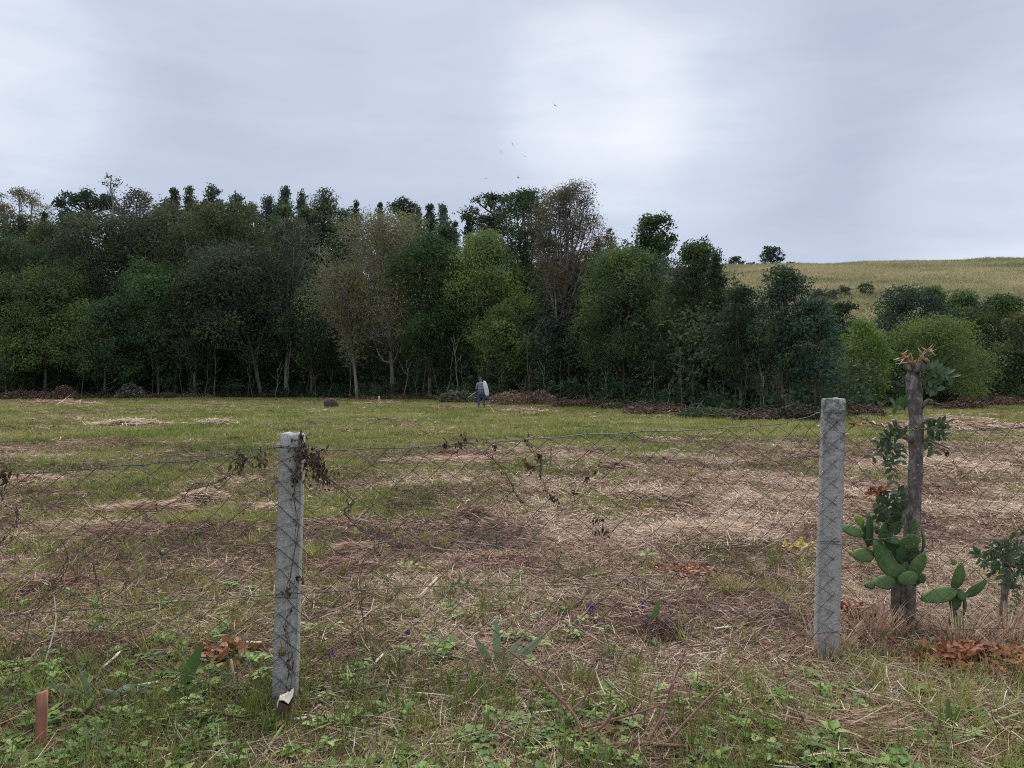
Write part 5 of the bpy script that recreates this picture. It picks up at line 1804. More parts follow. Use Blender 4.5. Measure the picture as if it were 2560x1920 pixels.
sword_plant('grey green sword leaved plant with four upright blades in the middle', (501, 668), [(474, 636, 0.0), (496, 618, 0.02), (522, 637, 0.05), (549, 631, 0.08)], 0.034, 'blade_green')
sword_plant('small dark sword leaved tuft right of the left post', (392, 708), [(383, 686, 0.0), (401, 690, 0.03), (378, 701, 0.0), (406, 704, 0.02), (389, 692, 0.05)], 0.022, 'blade_green')
sword_plant('cut grey green blades lying left of the long leaf', (101, 708), [(80, 668, 0.05), (45, 682, 0.03), (74, 690, 0.0), (122, 689, 0.03), (135, 696, 0.05)], 0.030, 'blade_green')
g = G(176, 695)
lone = empty('sword_plant', g, 'single long broad green leaf leaning left of the left post', 'plant')
sword_leaf(lone, g, g - np.array([0, 0, 0.02]), P(203, 641, g[1] + 0.02), 0.058, 'leaf_green', 0.2, 0.03)
sword_plant('two bright upright blades right of the middle', (653, 634), [(660, 598, 0.05), (668, 622, 0.05), (650, 618, 0.0)], 0.034, 'leaf_green')
sword_plant('pale green blades at the lower right', (955, 738), [(948, 696, 0.05), (960, 706, 0.03), (938, 712, 0.0)], 0.024, 'leaf_green')
sword_plant('single bright blade at the bottom edge', (614, 768), [(611, 746, 0.0), (618, 754, 0.02)], 0.022, 'leaf_green')
sword_plant('bright blade right of the stump', (268, 740), [(264, 712, 0.0), (272, 724, 0.02)], 0.022, 'leaf_green')


def lobed_leaf(parent, o0, c, up, right, size, v, mat='leaf_green', lobes=7):
    a0 = np.linspace(-2.5, 2.5, lobes)
    pts = [np.zeros(3)]
    for k, a in enumerate(a0):
        L = size * (0.62 + 0.38 * math.cos(a * 0.55))
        for da, f in ((-0.20, 0.50), (-0.06, 0.82), (0, 1.0), (0.07, 0.80), (0.20, 0.50)):
            pts.append(L * f * (math.sin(a + da) * right + math.cos(a + da) * up) - np.cross(right, up) * 0.15 * L * f * f)
    V = np.array(pts) + c - o0
    t = [[0, k, k + 1] for k in range(1, len(pts) - 1)]
    return MB().add(V, t, v).build('leaf', MATS[mat], parent)


def lobed_plant(label, base_px, leaves, mat='leaf_green', lobes=7, name='lobed_plant'):
    g = G(*base_px)
    root = empty(name, g, label, 'plant')
    r = rng_of(int(base_px[0]))
    st_ = MB()
    for k, (px, py, s, rot) in enumerate(leaves):
        c = P(px, py, g[1] + r.uniform(-0.05, 0.08))
        c[2] = max(c[2], gz(c[0], c[1]) + 0.03)
        st_.tube(curve_path(g, c, r, lift=0.02, wob=0.01), 0.0022, 4, cap=False)
        up = unit(np.array([math.sin(rot), -0.55, math.cos(rot) * 0.7]))
        right = unit(np.cross(up, np.array([0, -0.7, 0.75])))
        lobed_leaf(root, g, c, up, -right, s, r.uniform(0.2, 0.8), mat, lobes)
    st_.build('stalks', MATS['green_stalk'], root)
    return root


lobed_plant('plant with pale lobed leaves at the bottom left', (160, 752), [(157, 722, 0.055, 0.4), (117, 738, 0.05, -0.9), (181, 715, 0.04, 0.8)])
lobed_plant('soft lobed green weed left of the left post', (106, 640), [(104, 620, 0.06, 0.0), (114, 624, 0.05, 1.0), (97, 626, 0.05, -1.0), (107, 630, 0.045, 2.4)], 'leaf_green', 9)
lobed_plant('ferny pale green weed in the middle behind the mesh', (462, 598), [(460, 580, 0.075, -0.2), (467, 584, 0.065, 0.5), (454, 586, 0.06, -0.9), (463, 590, 0.06, 0.2)], 'leaf_green', 11)


def clump(label, px, py, n, L, W, mat, seed, spread=0.06, name='weed', v0=0.5, hgt=0.6, cat='plant'):
    r = rng_of(seed)
    g = G(px, py)
    mb = MB()
    for k in range(n):
        a = r.uniform(0, 6.28)
        q = np.array([math.cos(a), math.sin(a), 0]) * spread * math.sqrt(r.uniform(0, 1))
        oval(mb, q + [0, 0, r.uniform(0.01, 0.07)], (math.cos(a), math.sin(a), r.uniform(0.1, hgt * 2)), (0, 0, 1), L * r.uniform(0.5, 1.2), W * r.uniform(0.7, 1.2), np.clip(v0 + r.normal(0, 0.2), 0, 1), r.uniform(0.1, 0.5), 3)
    o = mb.build(name, MATS[mat])
    o.location = g
    return tag(o, label, cat)


leafy('pale_herb', [(0, (0.10, 0.16, 0.04)), (0.5, (0.23, 0.30, 0.09)), (1, (0.42, 0.45, 0.19))], trans=0.25, jitter=0.1)
clump('yellow green leafy weed beside a purple flower right of the left post', 409, 574, 34, 0.06, 0.035, 'pale_herb', 851, 0.10)
clump('pale yellow green weed right of the lower left post', 318, 634, 40, 0.05, 0.035, 'pale_herb', 852, 0.12)
clump('pale green weed left of the sword leaved plant', 446, 656, 44, 0.05, 0.04, 'pale_herb', 853, 0.14)
clump('pale green leafy patch right of the sword leaved plant', 584, 636, 44, 0.045, 0.03, 'pale_herb', 854, 0.15)
clump('dark broad weed leaves under the cut grey green blades', 128, 708, 12, 0.09, 0.05, 'leaf_deep', 855, 0.06)
clump('bright clover patch at the bottom middle', 510, 742, 60, 0.035, 0.03, 'leaf_green', 856, 0.15)
clump('bright clover patch at the bottom right of the stump', 372, 748, 50, 0.035, 0.03, 'leaf_green', 857, 0.14)
clump('green weed patch before the right post', 765, 690, 60, 0.035, 0.018, 'leaf_green', 858, 0.18)
clump('feathery green weed patch at the lower right edge', 985, 702, 70, 0.045, 0.014, 'leaf_green', 859, 0.18)
clump('green herb between right post and cactus near the front', 850, 668, 26, 0.045, 0.02, 'leaf_green', 860, 0.06)
clump('bright leafy weed at the far bottom right', 830, 764, 26, 0.06, 0.04, 'leaf_green', 861, 0.12)
clump('green weed beside the lobed leaf plant', 200, 742, 60, 0.05, 0.012, 'leaf_green', 862, 0.12)
clump('green weed bunch at the bottom left corner', 90, 760, 40, 0.06, 0.025, 'leaf_deep', 863, 0.12)
clump('weed leaves at the lower left edge', 6, 692, 20, 0.05, 0.035, 'pale_herb', 864, 0.07)


def grass_clump(label, px, py, n, L, W, seed, spread=0.06, mat='grass', v0=0.75):
    r = rng_of(seed)
    g = G(px, py)
    a = r.uniform(0, 6.28, n)
    h = np.stack([np.cos(a), np.sin(a), np.zeros(n)], -1)
    base = h * (spread * np.sqrt(r.uniform(0, 1, n)))[:, None]
    d = unit(h * r.uniform(0.05, 0.6, n)[:, None] + np.array([0, 0, 1.0]))
    o = MB().blade(base, d, L * 1.15 * r.uniform(0.5, 1.1, n), W * 1.7, h * r.uniform(0, 0.5, n)[:, None] - np.array([0, 0, 0.1]), unit(np.cross(d, h + 0.01)), 3, np.clip(v0 + r.normal(0, 0.12, n), 0, 1)).build('grass_tuft', MATS[mat])
    o.location = g
    return tag(o, label, 'grass tuft', 'single grass tufts behind the mesh')


for k, (px, py, n, L, W, sp_, v0, lab) in enumerate(((318, 560, 90, 0.17, 0.006, 0.10, 0.72, 'big yellow green grass tuft right of the left post'), (357, 537, 40, 0.10, 0.006, 0.05, 0.7, 'small bright grass tuft beside the vine right of the left post'), (177, 495, 60, 0.11, 0.008, 0.10, 0.85, 'olive grass tuft behind the left panel'),
                                                     (728, 592, 110, 0.13, 0.005, 0.15, 0.72, 'bright lime grass patch before the right post'), (600, 507, 50, 0.10, 0.007, 0.08, 0.7, 'small green grass tuft in the middle right straw'), (597, 470, 40, 0.12, 0.009, 0.10, 0.75, 'bright grass tuft on the tan straw of the middle right'),
                                                     (250, 546, 50, 0.13, 0.006, 0.07, 0.7, 'bright grass tuft left of the left post'), (192, 524, 40, 0.14, 0.007, 0.07, 0.68, 'slim bright grass tuft behind the pinkish swath'), (165, 525, 40, 0.12, 0.007, 0.07, 0.7, 'bright tuft at the near side of the pinkish swath'), (430, 480, 50, 0.12, 0.009, 0.12, 0.7, 'green grass patch behind the middle mesh'))):
    grass_clump(lab, px, py, n, L, W, 870 + k, sp_, v0=v0)

# purple flowers
leafy('petal', [(0, (0.075, 0.028, 0.16)), (0.5, (0.16, 0.065, 0.33)), (1, (0.33, 0.17, 0.52))], trans=0.2, jitter=0.05)
solid('yellow_petal', (0.62, 0.42, 0.01), (0.75, 0.55, 0.03), 20, bump=0)
for k, (px, py, s, lab) in enumerate(((389, 579, 1.2, 'purple flower spike beside the yellow green weed'), (372, 610, 0.9, 'purple flower spike right of the left post'), (407, 642, 1.3, 'widest purple flower cluster left of the sword leaved plant'), (330, 664, 1.3, 'purple flower at the foot of the left post'),
                                      (594, 617, 1.5, 'largest purple flower in the middle right'), (644, 613, 1.0, 'purple flower left of the two bright blades'), (508, 643, 0.8, 'small purple flower behind the sword leaved plant'), (357, 636, 0.9, 'faint purple flower among pale weeds'), (782, 612, 1.0, 'purple flower left of the right post'), (195, 622, 0.8, 'small purple flower left of the left post'))):
    r = rng_of(900 + k)
    g = G(px, py)
    root = empty('purple_flower', g, lab, 'flower', 'purple flower spikes by the fence')
    mb, ms = MB(), MB()
    for q in range(2 if s > 0.95 else 1):
        x = r.normal(0, 0.014 * s)
        h = 0.055 * s * r.uniform(0.8, 1.1)
        ms.tube([[x * 0.4, 0, 0], [x, 0, h]], 0.0015, 4)
        n = 16
        c = np.stack([np.full(n, x) + r.normal(0, 0.008 * s, n), r.normal(0, 0.008 * s, n), h * (0.45 + 0.6 * r.uniform(0, 1, n))], -1)
        ax = unit(r.normal(0, 1, (n, 3)) + [0, 0, 0.4])
        mb.leaves(c, ax, unit(np.cross(ax, r.normal(0, 1, (n, 3)))), 0.020 * s, 0.011 * s, r.uniform(0.1, 0.9, n))
    ms.build('stem', MATS['green_stalk'], root)
    mb.build('petals', MATS['petal'], root)
g = G(189, 658)
yf = empty('yellow_flower', g, 'tiny yellow flower beside the long broad green leaf', 'flower')
MB().tube([[0, 0, 0], [0.004, 0, 0.018], [0.006, 0, 0.03]], 0.0013, 4).build('stem', MATS['green_stalk'], yf)
mb = MB()
for k in range(6):
    a = k * 1.047
    oval(mb, (0.006, 0, 0.032), (math.cos(a), math.sin(a) - 0.4, 0.35), (0, -0.5, 1), 0.014, 0.009, 0.5, 0.1, 2)
mb.build('petals', MATS['yellow_petal'], yf)


# heaps of coloured dead leaves
leafy('orange_leaf', [(0, (0.09, 0.034, 0.018)), (0.5, (0.29, 0.10, 0.040)), (0.85, (0.46, 0.18, 0.075)), (1, (0.60, 0.32, 0.16))], trans=0.12, jitter=0)
leafy('litter_tan', [(0, (0.14, 0.08, 0.035)), (0.5, (0.34, 0.22, 0.10)), (1, (0.58, 0.46, 0.27))], trans=0.15, jitter=0)
leafy('yellow_leaf', [(0, (0.25, 0.14, 0.03)), (0.5, (0.50, 0.33, 0.07)), (1, (0.68, 0.55, 0.20))], trans=0.2, jitter=0)


def leaf_heap(label, px, py, wx, wy, n, L, mat, seed, h=0.05):
    r = rng_of(seed)
    g = G(px, py)
    root = empty('leaf_pile', g, label, 'leaf pile', 'small heaps of coloured dead leaves')
    mb = MB()
    for k in range(n):
        x, y = r.normal(0, 0.5) * wx, r.normal(0, 0.5) * wy
        z = gz(g[0] + x, g[1] + y) - g[2] + 0.03 + r.uniform(0.008, max(0.012, h * math.exp(-(x / wx) ** 2 - (y / wy) ** 2)))
        a = r.uniform(0, 6.28)
        oval(mb, (x, y, z), (math.cos(a), math.sin(a), r.normal(0.1, 0.3)), (r.normal(0, 0.5), r.normal(-0.2, 0.5), 1), L * r.uniform(0.6, 1.3), L * 0.55 * r.uniform(0.7, 1.2), np.clip(r.normal(0.5, 0.25), 0, 1), r.normal(0.1, 0.35), 3)
    mb.build('leaves', MATS[mat], root)['kind'] = 'stuff'
    return root


leaf_heap('orange brown dead leaf pile on the right near ground', 980, 668, 0.36, 0.24, 480, 0.055, 'orange_leaf', 921, 0.10)
leaf_heap('orange leaf pile right of the right post foot', 846, 614, 0.22, 0.16, 140, 0.055, 'orange_leaf', 922)
leaf_heap('rust brown leaf patch in the straw before the right post', 690, 576, 0.30, 0.2, 320, 0.045, 'orange_leaf', 923)
leaf_heap('yellow dead leaf patch left of the right post', 799, 552, 0.24, 0.16, 80, 0.065, 'yellow_leaf', 924)
leaf_heap('orange dry leaves left of the left post', 228, 660, 0.15, 0.14, 90, 0.07, 'orange_leaf', 925)
leaf_heap('yellow brown leaves right of the left post', 352, 640, 0.22, 0.2, 60, 0.045, 'litter_tan', 926, 0.03)
leaf_heap('pale curled leaves under the forked branch', 612, 742, 0.07, 0.07, 18, 0.05, 'litter_tan', 927, 0.03)
leaf_heap('orange cut wood bits before the brush right of the post', 848, 428, 1.0, 0.6, 60, 0.16, 'orange_leaf', 928, 0.2)

# ------------------------------------------------------------------ lopped tree, cactus, sapling by the right post
K = 0.2049


def Q_(x, y, d):
    return P(780 + K * x, 340 + K * y, d)


solid('lopped_bark', (0.060, 0.049, 0.043), (0.17, 0.145, 0.13), 26, c3=(0.38, 0.355, 0.33), bump=1.0, dist=0.012, stretch=(1, 1, 0.6))
solid('raw_wood', (0.16, 0.065, 0.03), (0.42, 0.23, 0.11), 60, c3=(0.66, 0.50, 0.32), bump=0.8, dist=0.006)
TD = 4.92
lb = Q_(618, 1385, TD)
lb[2] = gz(lb[0], TD)
lt = empty('lopped_tree', lb, 'lopped tree trunk with splintered top rising behind the cactus', 'tree')
r = rng_of(950)
path = smooth_path([lb - [0, 0, 0.1], Q_(622, 1250, TD), Q_(632, 1050, TD), Q_(650, 850, TD), Q_(662, 650, TD), Q_(664, 500, TD), Q_(664, 400, TD), Q_(660, 300, TD), Q_(656, 230, TD), Q_(648, 170, TD), Q_(645, 118, TD)], 40)
rad = np.interp(np.linspace(0, 1, 40), [0, 0.2, 0.45, 0.62, 0.75, 0.86, 0.93, 1], [0.052, 0.047, 0.044, 0.045, 0.048, 0.048, 0.034, 0.028]) * (1 + 0.10 * np.sin(np.arange(40) * 1.7) * r.uniform(0.2, 1, 40))
mb = MB().tube(path - lb, rad, 14)
mb.V[0] = mb.V[0] + r.normal(0, 0.0028, mb.V[0].shape)
mb.build('trunk', MATS['lopped_bark'], lt, True)
for pts, r0, r1 in (([(632, 150), (618, 105), (606, 78)], 0.019, 0.012), ([(662, 160), (684, 112), (700, 80), (716, 58)], 0.022, 0.017), ([(686, 110), (710, 118), (734, 132)], 0.018, 0.010),
                    ([(640, 490), (600, 465), (572, 430), (556, 388)], 0.022, 0.015), ([(690, 400), (740, 388), (770, 396)], 0.017, 0.013), ([(695, 488), (760, 500), (830, 532)], 0.009, 0.004),
                    ([(690, 330), (720, 290), (745, 300)], 0.014, 0.008), ([(612, 720), (600, 780), (596, 900)], 0.014, 0.016)):
    p = smooth_path([Q_(x, y, TD - 0.03) for x, y in pts], 10)
    MB().tube(p - lb, np.linspace(r0, r1, 10) * (1 + r.normal(0, 0.05, 10)), 8).build('branch_stub', MATS['lopped_bark'], lt, True)
for a, b, w in (((604, 76), (584, 64), 0.007), ((604, 78), (590, 60), 0.009), ((716, 57), (690, 34), 0.006), ((715, 60), (745, 20), 0.007), ((735, 45), (760, 78), 0.006), ((706, 92), (730, 124), 0.016), ((690, 72), (712, 104), 0.013), ((640, 118), (628, 90), 0.012), ((655, 118), (668, 96), 0.012),
                ((770, 396), (800, 403), 0.014), ((600, 470), (618, 476), 0.012), ((705, 488), (722, 494), 0.010), ((612, 92), (640, 62), 0.010), ((580, 90), (552, 98), 0.006), ((700, 70), (740, 40), 0.004), ((722, 60), (765, 45), 0.0035), ((612, 84), (575, 130), 0.004), ((600, 70), (622, 50), 0.005), ((690, 62), (672, 40), 0.006), ((735, 128), (752, 140), 0.008), ((628, 108), (560, 118), 0.004), ((650, 110), (640, 66), 0.005)):
    A, Bp = Q_(a[0], a[1], TD - 0.045), Q_(b[0], b[1], TD - 0.06)
    MB().tube([A - lb, (A * 0.5 + Bp * 0.5) - lb + r.normal(0, 0.002, 3), Bp - lb], [w, w * 0.75, 0.0015], 5).build('splinter', MATS['raw_wood' if w > 0.0065 else 'pale_wood'], lt)
fb_ = MB()
for cx_, cy_ in ((606, 80), (622, 100), (702, 78), (716, 62), (730, 128), (645, 116), (690, 100)):
    for _ in range(7):
        A = Q_(cx_ + r.normal(0, 7), cy_ + r.normal(0, 8), TD - 0.03 + r.normal(0, 0.015))
        fb_.tube([A - lb, A - lb + np.array([r.normal(0, 0.022), r.normal(0, 0.015), r.normal(0.012, 0.02)])], [r.uniform(0.002, 0.005), 0.0008], 4, cap=False)
fb_.build('frayed_fibres', MATS['raw_wood'], lt)['kind'] = 'stuff'
for x, y, w in ((665, 425, 0.012), (672, 612, 0.010), (655, 676, 0.010)):
    c = Q_(x, y, TD - 0.048)
    MB().tube([c - lb, c - lb - [0, 0.006, 0]], [w, w * 0.5], 7).build('scar', MATS['raw_wood'], lt)


def pinnate(mb, base, tip, n, L, W, r, v0=0.5, sag=0.04):
    base, tip = np.asarray(base), np.asarray(tip)
    p = curve_path(base, tip, r, lift=sag, wob=0.006, n=n + 1)
    mb.tube(p, np.linspace(0.002, 0.001, n + 1), 3, 0.3, cap=False)
    ax = unit(np.gradient(p, axis=0))
    for k in range(1, n + 1):
        for s in (-1, 1):
            o = unit(np.cross(ax[k], np.array([0.1, 1.0, 0.2]))) * s
            oval(mb, p[k], o * 0.8 + ax[k] * 0.55 + r.normal(0, 0.15, 3), (0, -0.8, 0.6) + r.normal(0, 0.2, 3), L * r.uniform(0.75, 1.15), W, np.clip(v0 + r.normal(0, 0.18), 0, 1), r.uniform(0, 0.3), 3)


for sprays, L, W, v0 in (
        ([((690, 180), (790, 165)), ((690, 170), (760, 140)), ((700, 200), (770, 235)), ((695, 205), (745, 240)), ((720, 180), (830, 180)), ((690, 190), (735, 200))], 0.058, 0.032, 0.5),
        ([((620, 470), (560, 470)), ((575, 430), (520, 470)), ((560, 470), (480, 500)), ((555, 480), (450, 570)), ((550, 490), (500, 560)), ((560, 500), (530, 600)), ((520, 570), (555, 690)), ((600, 500), (590, 590))], 0.052, 0.027, 0.35),
        ([((615, 350), (560, 320)), ((600, 330), (590, 305))], 0.06, 0.03, 0.5),
        ([((705, 470), (790, 440)), ((700, 440), (815, 405)), ((700, 450), (750, 420)), ((705, 500), (745, 545)), ((720, 495), (790, 470))], 0.052, 0.027, 0.4),
        ([((600, 860), (510, 760)), ((600, 830), (580, 740)), ((595, 880), (480, 800)), ((590, 900), (500, 860)), ((600, 850), (560, 820)), ((590, 890), (540, 900)), ((600, 870), (470, 850))], 0.06, 0.034, 0.25)):
    mb = MB()
    for a, b in sprays:
        dd = TD - r.uniform(0.05, 0.16)
        pinnate(mb, Q_(*a, dd) - lb, Q_(*b, dd - r.uniform(0, 0.08)) - lb, 5, L, W, r, v0)
    mb.build('leaf_spray', MATS['leaf_deep'], lt)
mb = MB()
for a, b in (((500, 770), (430, 740)), ((500, 770), (455, 735)), ((500, 775), (480, 730)), ((505, 770), (515, 725))):
    pinnate(mb, Q_(*a, TD - 0.1) - lb, Q_(*b, TD - 0.15) - lb, 4, 0.036, 0.018, r, 0.4)
o = mb.build('leaf_spray', MATS['orange_leaf'], lt)
o['label'] = 'reddish young leaves above the cactus'

# prickly pear
m, nt, out = new_mat('cactus_skin')
tcn = nt.nodes.new('ShaderNodeTexCoord')
nz = nt.nodes.new('ShaderNodeTexNoise')
nz.inputs['Scale'].default_value = 14
nz.inputs['Detail'].default_value = 5
nt.links.new(tcn.outputs['Object'], nz.inputs['Vector'])
oi = nt.nodes.new('ShaderNodeObjectInfo')
ad = nt.nodes.new('ShaderNodeMath'); ad.operation = 'MULTIPLY_ADD'
nt.links.new(oi.outputs['Random'], ad.inputs[0]); ad.inputs[1].default_value = 0.35
nt.links.new(nz.outputs[0], ad.inputs[2])
rp = ramp_node(nt, [(0.35, (0.026, 0.060, 0.018)), (0.65, (0.052, 0.115, 0.030)), (1.0, (0.105, 0.185, 0.042))])
nt.links.new(ad.outputs[0], rp.inputs[0])
bs = nt.nodes.new('ShaderNodeBsdfPrincipled')
bs.inputs['Roughness'].default_value = 0.6
bs.inputs['Specular IOR Level'].default_value = 0.4
nt.links.new(rp.outputs[0], bs.inputs['Base Color'])
nt.links.new(bs.outputs[0], out.inputs[0])
solid('cactus_young', (0.14, 0.24, 0.035), (0.26, 0.38, 0.06), 14, rough=0.5, bump=0)


def pad(parent, o0, a, b, W, T, face, mat='cactus_skin', seed=0):
    """one flat jointed pad from its foot a to its tip b"""
    r = rng_of(seed)
    a, b = np.asarray(a), np.asarray(b)
    d = b - a
    L = np.linalg.norm(d)
    d = d / L
    nrm = unit(np.asarray(face, float) - d * np.dot(face, d))
    s = np.cross(d, nrm)
    n, m = 12, 12
    rings = []
    an = np.arange(m) / m * 2 * np.pi
    bend = r.normal(0, 0.06) * L
    for i in range(n):
        t = i / (n - 1)
        q = max(0.03, math.sin(math.pi * (0.04 + 0.94 * t ** 0.85)) ** 0.62)
        tk = max(0.05, math.sin(math.pi * (0.05 + 0.92 * t)) ** 0.45)
        c = a + d * L * t + nrm * bend * math.sin(math.pi * t)
        rings.append(c + np.cos(an)[:, None] * s * W / 2 * q + np.sin(an)[:, None] * nrm * T / 2 * tk)
    V = np.concatenate(rings) - o0
    i, j = np.meshgrid(np.arange(n - 1), np.arange(m), indexing='ij')
    mb = MB().add(V, np.stack([i * m + j, i * m + (j + 1) % m, (i + 1) * m + (j + 1) % m, (i + 1) * m + j], -1).reshape(-1, 4))
    mb.T.append(np.array([[0, k + 1, k] for k in range(1, m - 1)]))
    e = (n - 1) * m
    mb.T.append(np.array([[e, e + k, e + k + 1] for k in range(1, m - 1)]))
    p = mb.build('pad', MATS[mat], parent, True)
    sp_ = MB()
    for t in np.linspace(0.15, 0.92, 5):
        for u in (-0.6, -0.2, 0.2, 0.6):
            q = math.sin(math.pi * (0.04 + 0.94 * t ** 0.85)) ** 0.62
            c = a + d * L * (t + 0.03 * (u > 0)) + s * W / 2 * q * u * 0.95 + nrm * T / 2 * 0.92 * math.sqrt(1 - u * u * 0.8) - o0
            for _ in range(2):
                sp_.tube([c, c + (nrm + r.normal(0, 0.5, 3)) * 0.011], [0.0007, 0.0003], 3, cap=False)
    x = sp_.build('spines', MATS['pale_wood'], p)
    x['kind'] = 'stuff'
    return p


CD = 4.80
cb = Q_(600, 1390, CD)
cb[2] = gz(cb[0], CD)
ca = empty('prickly_pear', cb, 'big prickly pear cactus at the foot of the lopped trunk', 'cactus')
solid('old_stem', (0.075, 0.065, 0.045), (0.19, 0.165, 0.125), 20, bump=0.6, dist=0.006)
for pts, rr in (([(560, 1400), (565, 1280), (575, 1160), (570, 1130)], 0.022), ([(640, 1400), (630, 1290), (620, 1190)], 0.028), ([(540, 1400), (548, 1300), (552, 1200)], 0.012), ([(600, 1290), (590, 1180), (575, 1010)], 0.022)):
    p = smooth_path([Q_(x, y, CD + 0.03) for x, y in pts], 9)
    MB().tube(p - cb, rr * (1 + r.normal(0, 0.06, 9)), 8).build('stem', MATS['old_stem'], ca, True)
S_ = K / F * CD     # metres in one unit of that detail
for k, (a, b, W, f, dz, mt) in enumerate((
        ((578, 1155), (458, 975), 95, (0.35, -1, 0.3), -0.05, 0), ((462, 1045), (352, 1052), 58, (0.1, -0.9, 0.5), -0.06, 0), ((430, 1010), (430, 842), 58, (0.6, -0.8, 0), -0.03, 0),
        ((412, 945), (284, 912), 56, (0, -0.7, 0.7), -0.03, 0), ((408, 900), (364, 856), 36, (0.3, -1, 0), -0.04, 1), ((505, 985), (530, 878), 66, (0.2, -1, 0.2), -0.06, 0), ((592, 990), (480, 962), 50, (0, -0.6, 0.8), -0.02, 0),
        ((640, 1018), (630, 948), 86, (-0.1, -1, 0.2), -0.08, 0), ((650, 960), (655, 868), 66, (0.5, -0.8, 0.1), 0.0, 0), ((690, 1040), (692, 930), 42, (0.9, -0.5, 0), 0.02, 0), ((640, 1152), (706, 1038), 54, (-0.1, -1, 0.15), -0.10, 2),
        ((612, 1130), (640, 1200), 84, (0, -1, 0.3), -0.13, 2), ((562, 1178), (456, 1190), 60, (0, -0.8, 0.6), -0.09, 0), ((462, 1195), (412, 1200), 34, (0, -0.8, 0.6), -0.10, 2), ((668, 1165), (712, 1152), 46, (0.3, -0.9, 0.3), -0.02, 0),
        ((590, 1100), (575, 990), 64, (0.3, -1, 0), 0.02, 0), ((640, 1090), (650, 1000), 60, (-0.5, -0.9, 0), 0.04, 0), ((350, 1048), (335, 1030), 22, (0, -1, 0.3), -0.07, 1), ((480, 940), (462, 905), 40, (0.7, -0.7, 0), 0.0, 0),
        ((560, 1060), (520, 960), 56, (-0.3, -1, 0.1), 0.02, 0), ((620, 1080), (610, 985), 60, (0.2, -1, 0), 0.05, 0), ((660, 1130), (690, 1030), 50, (0.5, -0.8, 0), 0.03, 0), ((600, 1190), (560, 1090), 66, (0.2, -1, 0.1), 0.0, 0), ((650, 1200), (660, 1110), 60, (-0.3, -1, 0), 0.02, 0), ((450, 1000), (400, 900), 50, (0.3, -0.9, 0), 0.02, 0), ((560, 950), (590, 880), 52, (0.2, -1, 0), 0.03, 0))):
    pad(ca, cb, Q_(*a, CD + dz), Q_(*b, CD + dz - 0.02), W * 1.22 * S_, 0.021, f, ('cactus_skin', 'cactus_young', 'cactus_skin')[mt], 960 + k)
c2b = Q_(860, 1425, 4.86)
c2b[2] = gz(c2b[0], 4.86)
c2 = empty('prickly_pear', c2b, 'small prickly pear cactus right of the big one', 'cactus')
for k, (a, b, W, f, dz, mt) in enumerate((((845, 1435), (838, 1310), 50, (0.2, -1, 0), 0, 0), ((885, 1360), (895, 1240), 44, (0.8, -0.7, 0), 0, 0), ((850, 1320), (860, 1215), 48, (-0.2, -1, 0.2), 0, 0), ((848, 1218), (884, 1086), 52, (0.1, -1, 0.1), 0, 0), ((862, 1222), (688, 1268), 62, (0, -0.8, 0.6), -0.03, 0),
                                          ((862, 1240), (910, 1248), 50, (0, -0.8, 0.6), -0.03, 0), ((905, 1252), (1008, 1172), 38, (0.2, -0.9, 0.3), -0.02, 0), ((855, 1098), (842, 1066), 26, (0, -1, 0), 0, 1), ((850, 1440), (880, 1340), 46, (-0.4, -1, 0), -0.04, 1))):
    pad(c2, c2b, Q_(*a, 4.86 + dz), Q_(*b, 4.86 + dz - 0.01), W * 1.25 * S_, 0.020, f, ('cactus_skin', 'cactus_young')[mt], 990 + k)

# sapling with a slim trunk at the right edge
sb_ = Q_(1088, 1395, 5.0)
sb_[2] = gz(sb_[0], 5.0)
sp = empty('bushy_sapling', sb_, 'small leafy sapling with bare trunk at the right edge', 'sapling')
p = smooth_path([sb_ - [0, 0, 0.05], Q_(1090, 1300, 5), Q_(1098, 1200, 5), Q_(1112, 1160, 5), Q_(1105, 1110, 5)], 14)
MB().tube(p - sb_, np.linspace(0.024, 0.02, 14) * (1 + r.normal(0, 0.05, 14)), 8).build('trunk', MATS['lopped_bark'], sp, True)
tw, mb = MB(), MB()
for k in range(46):
    a0 = p[-1] - sb_ + r.normal(0, 0.01, 3)
    e = Q_(1125 + r.normal(0, 75), 1060 + r.normal(0, 70) + 10, 5 + r.normal(0, 0.09)) - sb_
    q = curve_path(a0, e, r, lift=0.03, wob=0.02)
    if k % 2 == 0:
        tw.tube(q, np.linspace(0.004, 0.0012, len(q)), 4, cap=False)
    pinnate(mb, e, e + np.array([r.normal(0, 0.07), r.normal(0, 0.05), r.normal(0.0, 0.05)]), 5, 0.045, 0.018, r, 0.35, 0.0)
tw.build('twigs', MATS['twig'], sp)
mb.build('crown', MATS['leaf_deep'], sp)
for px, py, lab in ((957, 648, 'dry grass tuft at the foot of the second cactus'), (893, 632, 'dry grass tuft at the foot of the big cactus'), (1005, 640, 'dry grass tuft beside the leafy sapling'), (826, 655, 'dry grass tuft round the foot of the right post'), (870, 640, 'dry grass tuft between right post and big cactus')):
    grass_clump(lab, px, py, 150, 0.22, 0.0042, int(px), 0.16, 'straw', 0.58)['group'] = 'dry grass tufts by the cactus'

